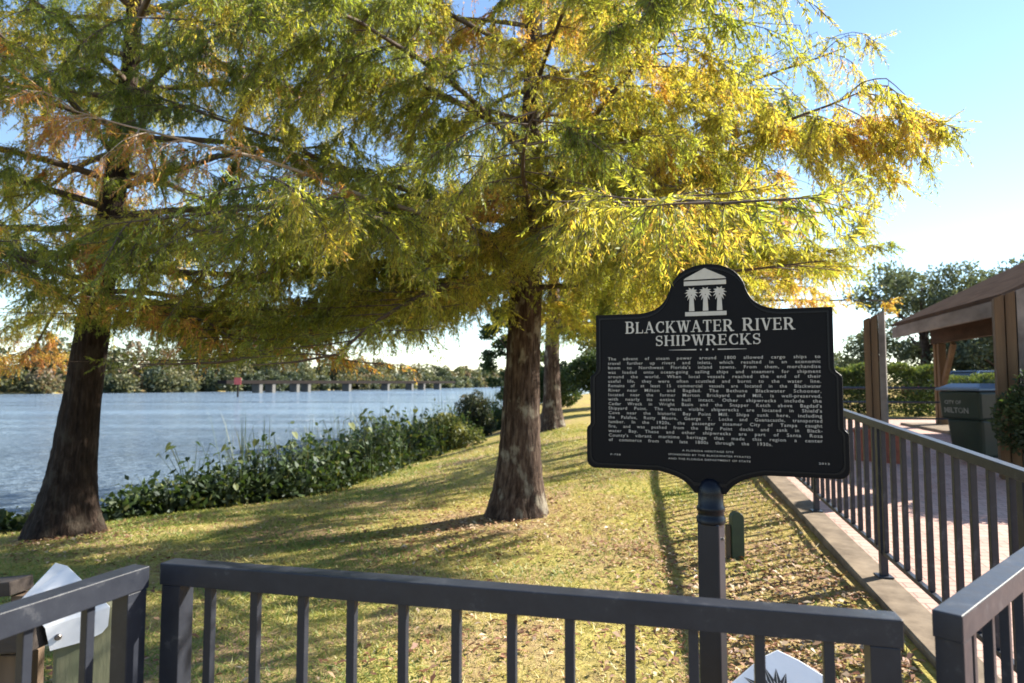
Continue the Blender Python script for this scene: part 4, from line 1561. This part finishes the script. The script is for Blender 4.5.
# ------------------------------------------------------------------ bank plants
def ear_plant(seed):
    """broad heart-shaped leaves on tall stalks"""
    rng = np.random.default_rng(seed)
    r = empty("broadleaf_plant", (0, 0, 0))
    lv, lf, stm = [], [], MB()
    cols = []
    for i in range(int(rng.integers(20, 28))):
        a = rng.uniform(0, 6.28)
        lean = rng.uniform(0.1, 0.55)
        h = rng.uniform(0.35, 1.35)
        top = Vector((math.cos(a) * lean * h, math.sin(a) * lean * h, h))
        stm.tube([(math.cos(a) * 0.04, math.sin(a) * 0.04, -0.1), tuple(top * 0.55 + Vector((0, 0, h * 0.12))), tuple(top)], [0.010, 0.007, 0.005], 5)
        L = rng.uniform(0.08, 0.175)
        az = a + rng.uniform(-0.6, 0.6)
        pitch = rng.uniform(-1.0, 0.1)
        f = Vector((math.cos(az) * math.cos(pitch), math.sin(az) * math.cos(pitch), math.sin(pitch)))
        s = f.cross(Vector((0, 0, 1))).normalized()
        up = s.cross(f)
        shape = [(-0.28, 0.16), (-0.12, 0.36), (0.15, 0.42), (0.5, 0.30), (0.8, 0.13)]
        base = len(lv)
        mids = [top + f * (x * L) for x in (-0.05, -0.05, 0.15, 0.5, 0.8)] + [top + f * L]
        ls = [top + f * (x * L) + s * (w * L) + up * (0.12 * w * L + rng.uniform(-0.02, 0.02) * L) for x, w in shape]
        rs_ = [top + f * (x * L) - s * (w * L) + up * (0.12 * w * L + rng.uniform(-0.02, 0.02) * L) for x, w in shape]
        lv += mids + ls + rs_
        for k in range(4):
            lf.append((base + k, base + k + 1, base + 6 + k + 1, base + 6 + k))
            lf.append((base + k + 1, base + k, base + 11 + k, base + 11 + k + 1))
        lf.append((base + 4, base + 5, base + 10, base + 10)); lf.append((base + 5, base + 4, base + 15, base + 15))
        c = palette(np.array([rng.uniform(0.2, 0.95)]), [(0, (0.02, 0.042, 0.010)), (0.6, (0.055, 0.095, 0.018)), (1, (0.17, 0.18, 0.045))])[0]
        cols += [c] * 16
    me = bpy.data.meshes.new("leaves")
    fs = [tuple(dict.fromkeys(q)) for q in lf]
    me.from_pydata([tuple(v) for v in lv], [], fs)
    at_ = me.color_attributes.new("leaf_colour", 'FLOAT_COLOR', 'POINT')
    cc = np.ones((len(lv), 4), np.float32); cc[:, :3] = np.array(cols)
    at_.data.foreach_set("color", cc.ravel())
    link("leaves", me, M['broad'], r)
    stm.build("stalks", M['stub'], r)
    return r


def reed_clump(seed, n=46, hmax=1.6):
    rng = np.random.default_rng(seed)
    r = empty("reed_clump", (0, 0, 0))
    P = np.concatenate([rng.normal(size=(n, 2)) * 0.22, np.zeros((n, 1))], 1)
    h = rng.uniform(0.4, 1.0, n) * hmax
    a = rng.uniform(0, 6.28, n)
    lean = rng.uniform(0.0, 0.35, n)
    out = np.stack([np.cos(a), np.sin(a), np.zeros(n)], -1)
    side = np.stack([-np.sin(a), np.cos(a), np.zeros(n)], -1)
    V = []
    w = 0.0065
    for t, ww in ((0, 1), (0.45, 0.85), (0.8, 0.55), (1.0, 0.06)):
        c = P + out * (lean * h * t * t)[:, None] + np.array([0, 0, 1.0]) * (h * t * (1 - 0.2 * lean * t))[:, None]
        V += [c + side * w * ww, c - side * w * ww]
    V = np.stack(V, 1)
    base = (np.arange(n) * 8)[:, None, None]
    q = np.array([[0, 1, 3, 2], [2, 3, 5, 4], [4, 5, 7, 6]])[None]
    col = palette(rng.uniform(0, 1, n), [(0, (0.035, 0.06, 0.016)), (0.6, (0.07, 0.10, 0.025)), (1, (0.2, 0.17, 0.06))])
    np_mesh("blades", V.reshape(-1, 3), (base + q).reshape(-1, 4), M['grass'], r, col=np.repeat(col, 8, 0))
    return r


rs = random.Random(9)
cumB = np.r_[0, np.cumsum(np.hypot(*np.diff(BANK, axis=0).T))]
def on_bank(s, off):
    i = int(np.clip(np.searchsorted(cumB, s) - 1, 0, len(BANK) - 2))
    d = (BANK[i + 1] - BANK[i]) / (cumB[i + 1] - cumB[i])
    q = BANK[i] + d * (s - cumB[i])
    return q[0] + d[1] * off, q[1] - d[0] * off


s_a = cumB[3] - 0.2
s_b = cumB[5] + 6
proto = [ear_plant(80 + k) for k in range(4)]
lab_e = "leafy bank plant with broad heart-shaped leaves at the water's edge"
cnt = 0
s = s_a
while s < cumB[4] + 6.0:
    for off in (rs.uniform(-0.6, -0.1), rs.uniform(0.05, 0.55)):
        x, y = on_bank(s + rs.uniform(-0.2, 0.2), off)
        if math.hypot(x - lbp[0], y - lbp[1]) < 1.0: continue
        o = proto[cnt] if cnt < 4 else copy_tree(proto[cnt % 4])
        o.location = (x, y, max(gz1(x, y), WATER_Z - 0.1) - 0.02)
        o.rotation_euler = (0, 0, rs.uniform(0, 6.28))
        k = rs.uniform(0.65, 1.15) * float(np.interp(s - s_a, [0, 1.0, 2.5, 4.5], [0.4, 0.5, 0.75, 1.0]))
        o.scale = (k, k, k)
        tag(o, lab_e, "plant", "broad-leaved plants along the river bank")
        cnt += 1
    s += rs.uniform(0.28, 0.5)
rproto = [reed_clump(95 + k) for k in range(3)]
lab_r = "clump of tall green reeds at the water's edge"
cnt2 = 0
s = s_a + 3.6
while s < s_b + 3:
    x, y = on_bank(s, rs.uniform(-0.5, 0.5))
    if math.hypot(x - lbp[0], y - lbp[1]) > 0.9:
        o = rproto[cnt2] if cnt2 < 3 else copy_tree(rproto[cnt2 % 3])
        o.location = (x, y, max(gz1(x, y), WATER_Z - 0.1) - 0.03)
        o.rotation_euler = (0, 0, rs.uniform(0, 6.28))
        k = rs.uniform(0.6, 1.35)
        o.scale = (k, k, k)
        tag(o, lab_r, "reeds", "reed clumps along the river bank")
        cnt2 += 1
    s += rs.uniform(0.2, 0.45)
print("bank plants", cnt, cnt2)

rng = np.random.default_rng(33)
Vs, Fs, Cs = [], [], []
off = 0
for k in range(760):
    sB = rng.uniform(s_a, s_b + 2)
    x, y = on_bank(sB, rng.uniform(-0.45, 0.5))
    if math.hypot(x - lbp[0], y - lbp[1]) < 0.9: continue
    hh = rng.uniform(0.4, 1.05) * float(np.interp(sB - s_a, [0, 1, 3, 5], [0.3, 0.4, 0.7, 1.0]))
    nn = 70
    P = rng.normal(size=(nn, 3)) * np.array([0.22, 0.22, 0.2]) * hh * 1.6 + np.array([x, y, max(gz1(x, y), WATER_Z) + 0.45 * hh])
    D = unit(rng.normal(size=(nn, 3)) + np.array([0.3, -0.3, 0.3]))
    L = rng.uniform(0.07, 0.17, nn)
    V, Fq = leaf_quads(P, D, L, L * 0.6, rng)
    Vs.append(V); Fs.append(Fq + off); off += len(V)
    Cs.append(np.repeat(palette(rng.normal(size=nn) * 0.2 + rng.uniform(0.1, 0.7), [(0, (0.018, 0.034, 0.010)), (0.6, (0.045, 0.075, 0.016)), (1, (0.15, 0.15, 0.04))]), 4, 0))
u = np_mesh("bank_undergrowth", np.concatenate(Vs), np.concatenate(Fs), M['broad'], col=np.concatenate(Cs))
tag(u, "low tangled green undergrowth along the water's edge", "undergrowth", kind="stuff")

# ------------------------------------------------------------------ lawn grass and litter (nobody could count it)
rng = np.random.default_rng(3)
n = 230000
yy = 2.1 + (rng.uniform(0, 1, n) ** 1.6) * 17
xx = rng.uniform(-0.85, 0.62, n) * yy
s = poly_dist(np.stack([xx, yy], -1), BANK)
keep = (s > 0.2) & (xx < Lx(yy) - 0.27) & (np.hypot(xx - cb[0], yy - cb[1]) > 0.45) & (np.hypot(xx - lbp[0], yy - lbp[1]) > 0.55)
bare = np.maximum(smooth(0.5, 1.6, xx) * smooth(7.0, 4.5, yy) * 0.75, smooth(1.5, 0.5, np.hypot(xx - cb[0] + 0.45, yy - cb[1] + 0.35)) * 0.9)
keep &= rng.uniform(0, 1, n) > bare
keep &= (0.5 + 0.5 * np.sin(xx * 1.7 + 2 * np.sin(yy * 1.1)) * np.sin(yy * 1.9 + 1.3 * np.sin(xx))) > rng.uniform(-0.25, 0.9, n)
xx, yy = xx[keep], yy[keep]
n = len(xx)
zz = gz(xx, yy)
h = rng.uniform(0.012, 0.036, n) * (1 + 0.05 * yy)
a = rng.uniform(0, 6.28, n)
w = rng.uniform(0.002, 0.0035, n) * (1 + 0.16 * yy)
B = np.stack([xx, yy, zz], -1)
side = np.stack([np.cos(a), np.sin(a), np.zeros(n)], -1)
tipd = np.stack([rng.normal(size=n) * 1.2, rng.normal(size=n) * 1.2, np.ones(n)], -1)
V = np.stack([B - side * w[:, None], B + side * w[:, None], B + tipd * h[:, None]], 1).reshape(-1, 3)
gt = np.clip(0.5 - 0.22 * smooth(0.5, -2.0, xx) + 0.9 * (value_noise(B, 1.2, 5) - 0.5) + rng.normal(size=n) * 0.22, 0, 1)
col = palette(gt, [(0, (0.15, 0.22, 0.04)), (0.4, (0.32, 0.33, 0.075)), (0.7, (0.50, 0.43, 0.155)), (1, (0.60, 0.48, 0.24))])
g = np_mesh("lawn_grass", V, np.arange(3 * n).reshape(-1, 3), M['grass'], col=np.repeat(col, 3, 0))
tag(g, "short yellow-green grass blades over the lawn", "grass", kind="stuff")

n = 60000
yy = 2.0 + (rng.uniform(0, 1, n) ** 1.5) * 11
xx = rng.uniform(-0.75, 0.6, n) * yy
s = poly_dist(np.stack([xx, yy], -1), BANK)
dens = 0.06 + 0.9 * smooth(0.3, 1.6, xx) * smooth(8.5, 4.5, yy) + 1.0 * np.exp(-((xx - cb[0] + 0.5) ** 2 + (yy - cb[1] + 0.5) ** 2) / 1.3) + 0.8 * np.exp(-((xx - lbp[0] - 0.2) ** 2 + (yy - lbp[1] + 0.4) ** 2) / 0.8) + 0.5 * (value_noise(np.stack([xx, yy, xx * 0], -1), 1.6, 6) - 0.4)
keep = (s > 0.5) & (xx < Lx(yy) - 0.26) & (rng.uniform(0, 1, n) < dens) & (np.hypot(xx - cb[0], yy - cb[1]) > 0.3)
xx, yy = xx[keep], yy[keep]
n = len(xx)
P = np.stack([xx, yy, gz(xx, yy) + 0.012 + rng.uniform(0, 0.015, n)], -1)
a = rng.uniform(0, 6.28, n)
D = unit(np.stack([np.cos(a), np.sin(a), rng.normal(size=n) * 0.25], -1))
L = rng.uniform(0.025, 0.07, n)
sd = unit(np.cross(D, np.array([[0, 0, 1.0]])) + np.array([[0, 0, 1.0]]) * rng.normal(size=(n, 1)) * 0.4)
Wd = (L * rng.uniform(0.2, 0.55, n))[:, None]
L = L[:, None]
V = np.stack([P, P + D * L * 0.5 + sd * Wd * 0.5 + np.array([0, 0, 0.008]), P + D * L, P + D * L * 0.5 - sd * Wd * 0.5 + np.array([0, 0, 0.006])], 1).reshape(-1, 3)
col = palette(rng.uniform(0, 1, n), [(0, (0.11, 0.045, 0.025)), (0.4, (0.26, 0.12, 0.07)), (0.75, (0.42, 0.27, 0.16)), (1, (0.62, 0.5, 0.36))])
g = np_mesh("fallen_leaves", V, np.arange(4 * n).reshape(-1, 4), M['litter'], col=np.repeat(col, 4, 0))
tag(g, "scattered brown fallen leaves and needles on the lawn", "fallen leaves", kind="stuff")

# ------------------------------------------------------------------ far shore
rng = np.random.default_rng(12)
WOOD = [(0.0, (0.05, 0.066, 0.036)), (0.35, (0.085, 0.10, 0.048)), (0.6, (0.14, 0.14, 0.062)), (0.8, (0.18, 0.15, 0.075)), (1.0, (0.17, 0.115, 0.07))]  # autumn leaf tones, lightened and greyed to paint in distance haze
cumF = np.r_[0, np.cumsum(np.hypot(*np.diff(FAR, axis=0).T))]
Vs, Fs, Cs = [], [], []
off = 0
tv = MB()
for k in range(900):
    s = rng.uniform(cumF[1] * 0.6, cumF[5] + 60) if k < 780 else rng.uniform(cumF[5], cumF[-1])
    i = int(np.clip(np.searchsorted(cumF, s) - 1, 0, len(FAR) - 2))
    d = (FAR[i + 1] - FAR[i]) / (cumF[i + 1] - cumF[i])
    q = FAR[i] + d * (s - cumF[i])
    o_ = -0.6 + abs(rng.normal()) * 13
    x, y = q[0] - d[1] * o_, q[1] + d[0] * o_
    dist = math.hypot(x, y)
    H = rng.uniform(3.5, 9.5) * (1 + min(o_, 25) / 60)
    Rr = rng.uniform(2.2, 4.2)
    if o_ < 6: H *= 0.55
    H *= 1 + 0.25 * float(np.clip((-x - 40) / 60, 0, 1))
    lf = 0.5 + dist / 420
    nn = int(430 / lf)
    th = rng.uniform(0, 6.28, nn); hz = rng.uniform(0.0, 1, nn)
    rr = Rr * np.sqrt(np.clip(1 - ((hz - 0.5) / 0.55) ** 2, 0.05, 1)) * rng.uniform(0.4, 1.0, nn) * (1 + 0.25 * np.sin(3 * th + k))
    P = np.stack([x + rr * np.cos(th), y + rr * np.sin(th), hz * H - 1.0], -1)
    D = unit(rng.normal(size=(nn, 3)))
    L = rng.uniform(0.6, 1.25, nn) * lf
    V, Fq = leaf_quads(P, D, L, L * 0.7, rng)
    Vs.append(V); Fs.append(Fq + off); off += len(V)
    t = np.clip(rng.normal() * 0.27 + 0.45, 0, 1)
    Cs.append(np.repeat(palette(np.clip(t + rng.normal(size=nn) * 0.1, 0, 1), WOOD), 4, 0))
w_ = np_mesh("far_woods", np.concatenate(Vs), np.concatenate(Fs), M['broad'], col=np.concatenate(Cs))
tag(w_, "autumn coloured woods along the far river bank", "woods", kind="stuff")

# low railway trestle in front of the far woods
b0, b1 = at(222, 384, 160), at(452, 384, 262)
br_ = empty("trestle_bridge", (b0.x, b0.y, WATER_Z))
tag(br_, "long low dark bridge on pale piers across the far side of the river", "bridge")
d = Vector((b1.x - b0.x, b1.y - b0.y, 0))
hz_ = 2.3
MB().bar((0, 0, hz_ + 0.45), tuple(d + Vector((0, 0, hz_ + 0.45))), 3.0, 0.9).build("deck", M['girder'], br_)
pr = MB().box((0, 0, hz_ / 2 - 0.5), (1.1, 2.6, hz_ + 1.0), rz=math.atan2(d.y, d.x))
first = None
for t in (0.10, 0.14, 0.22, 0.26, 0.42, 0.60, 0.73, 0.80, 0.90):
    if first is None:
        o = first = pr.build("pier", M['pier'], br_)
    else:
        o = first.copy(); C.objects.link(o); o.parent = br_
    o.location = d * t

p = at(238, 386, 120)
bc = empty("channel_beacon", (p.x, p.y, WATER_Z))
tag(bc, "small red channel marker board on a pile in the river", "navigation marker")
MB().tube([(0, 0, -1.5), (0, 0, 2.6)], 0.16, 10).build("pile", M['girder'], bc)
MB().box((0, -0.2, 2.9), (1.25, 0.06, 1.25), M=Matrix.Rotation(R(0), 3, 'Y')).build("board", M['redsign'], bc)

# ------------------------------------------------------------------ parked cars beyond the hedge
def car(label, loc, rz, paint, group=None):
    r = empty("parked_car", loc, rz)
    tag(r, label, "car")
    pm = simple("car_paint", paint, tuple(c * 0.9 for c in paint), 3, 0.25)
    gm = simple("car_glass", (0.02, 0.025, 0.03), None, 3, 0.06)
    body = [(-2.2, 0.35), (-2.25, 0.7), (-2.1, 0.92), (-1.3, 0.98), (1.1, 0.98), (2.0, 0.85), (2.25, 0.65), (2.25, 0.35), (1.75, 0.25), (-1.75, 0.25)]
    MB().prism(body, -0.88, 0.88).build("body", pm, r, bevel=0.07)
    cv = [(-1.75, 0.975, 0.78), (1.15, 0.975, 0.78), (0.35, 1.45, 0.60), (-1.15, 1.47, 0.60)]
    vs = [(x, -w, z) for x, z, w in cv] + [(x, w, z) for x, z, w in cv]
    MB().add(vs, [(0, 1, 2, 3), (4, 7, 6, 5), (1, 5, 6, 2), (0, 3, 7, 4), (3, 2, 6, 7), (0, 4, 5, 1)]).build("window_glass", gm, r, bevel=0.03)
    MB().box((-0.4, 0, 1.475), (1.62, 1.22, 0.05)).build("roof", pm, r, bevel=0.02)
    for a, b in (((1.13, 0.99), (0.36, 1.47)), ((-1.73, 0.99), (-1.15, 1.48)), ((-0.35, 0.98), (-0.38, 1.47))):
        for sgn in (-1, 1):
            MB().bar((a[0], sgn * 0.79, a[1]), (b[0], sgn * 0.615, b[1]), 0.05, 0.06, up=(0, 1, 0)).build("pillar", pm, r)
    for x in (-1.4, 1.4):
        for sgn in (-1, 1):
            w = MB().lathe((0, 0, 0), [(0.12, -0.1), (0.30, -0.1), (0.33, -0.07), (0.33, 0.07), (0.30, 0.1), (0.12, 0.1)], 24).build("wheel", M['rubber'], r, smooth_angle=40)
            w.location = (x, sgn * 0.82, 0.33)
            w.rotation_euler = (R(90), 0, 0)
            h_ = MB().lathe((0, 0, 0), [(0.2, -0.105), (0.2, 0.105)], 16).build("rim", M['bolt'], w)
    return r


p = at(990, 400, 27)
car("blue parked car seen above the waste cart lid", (p.x, 27, 0.5), R(12), (0.10, 0.16, 0.26))
p = at(955, 400, 33)
car("dark red parked car further back behind the low hedge", (p.x, 33, 0.5), R(5), (0.28, 0.03, 0.05))
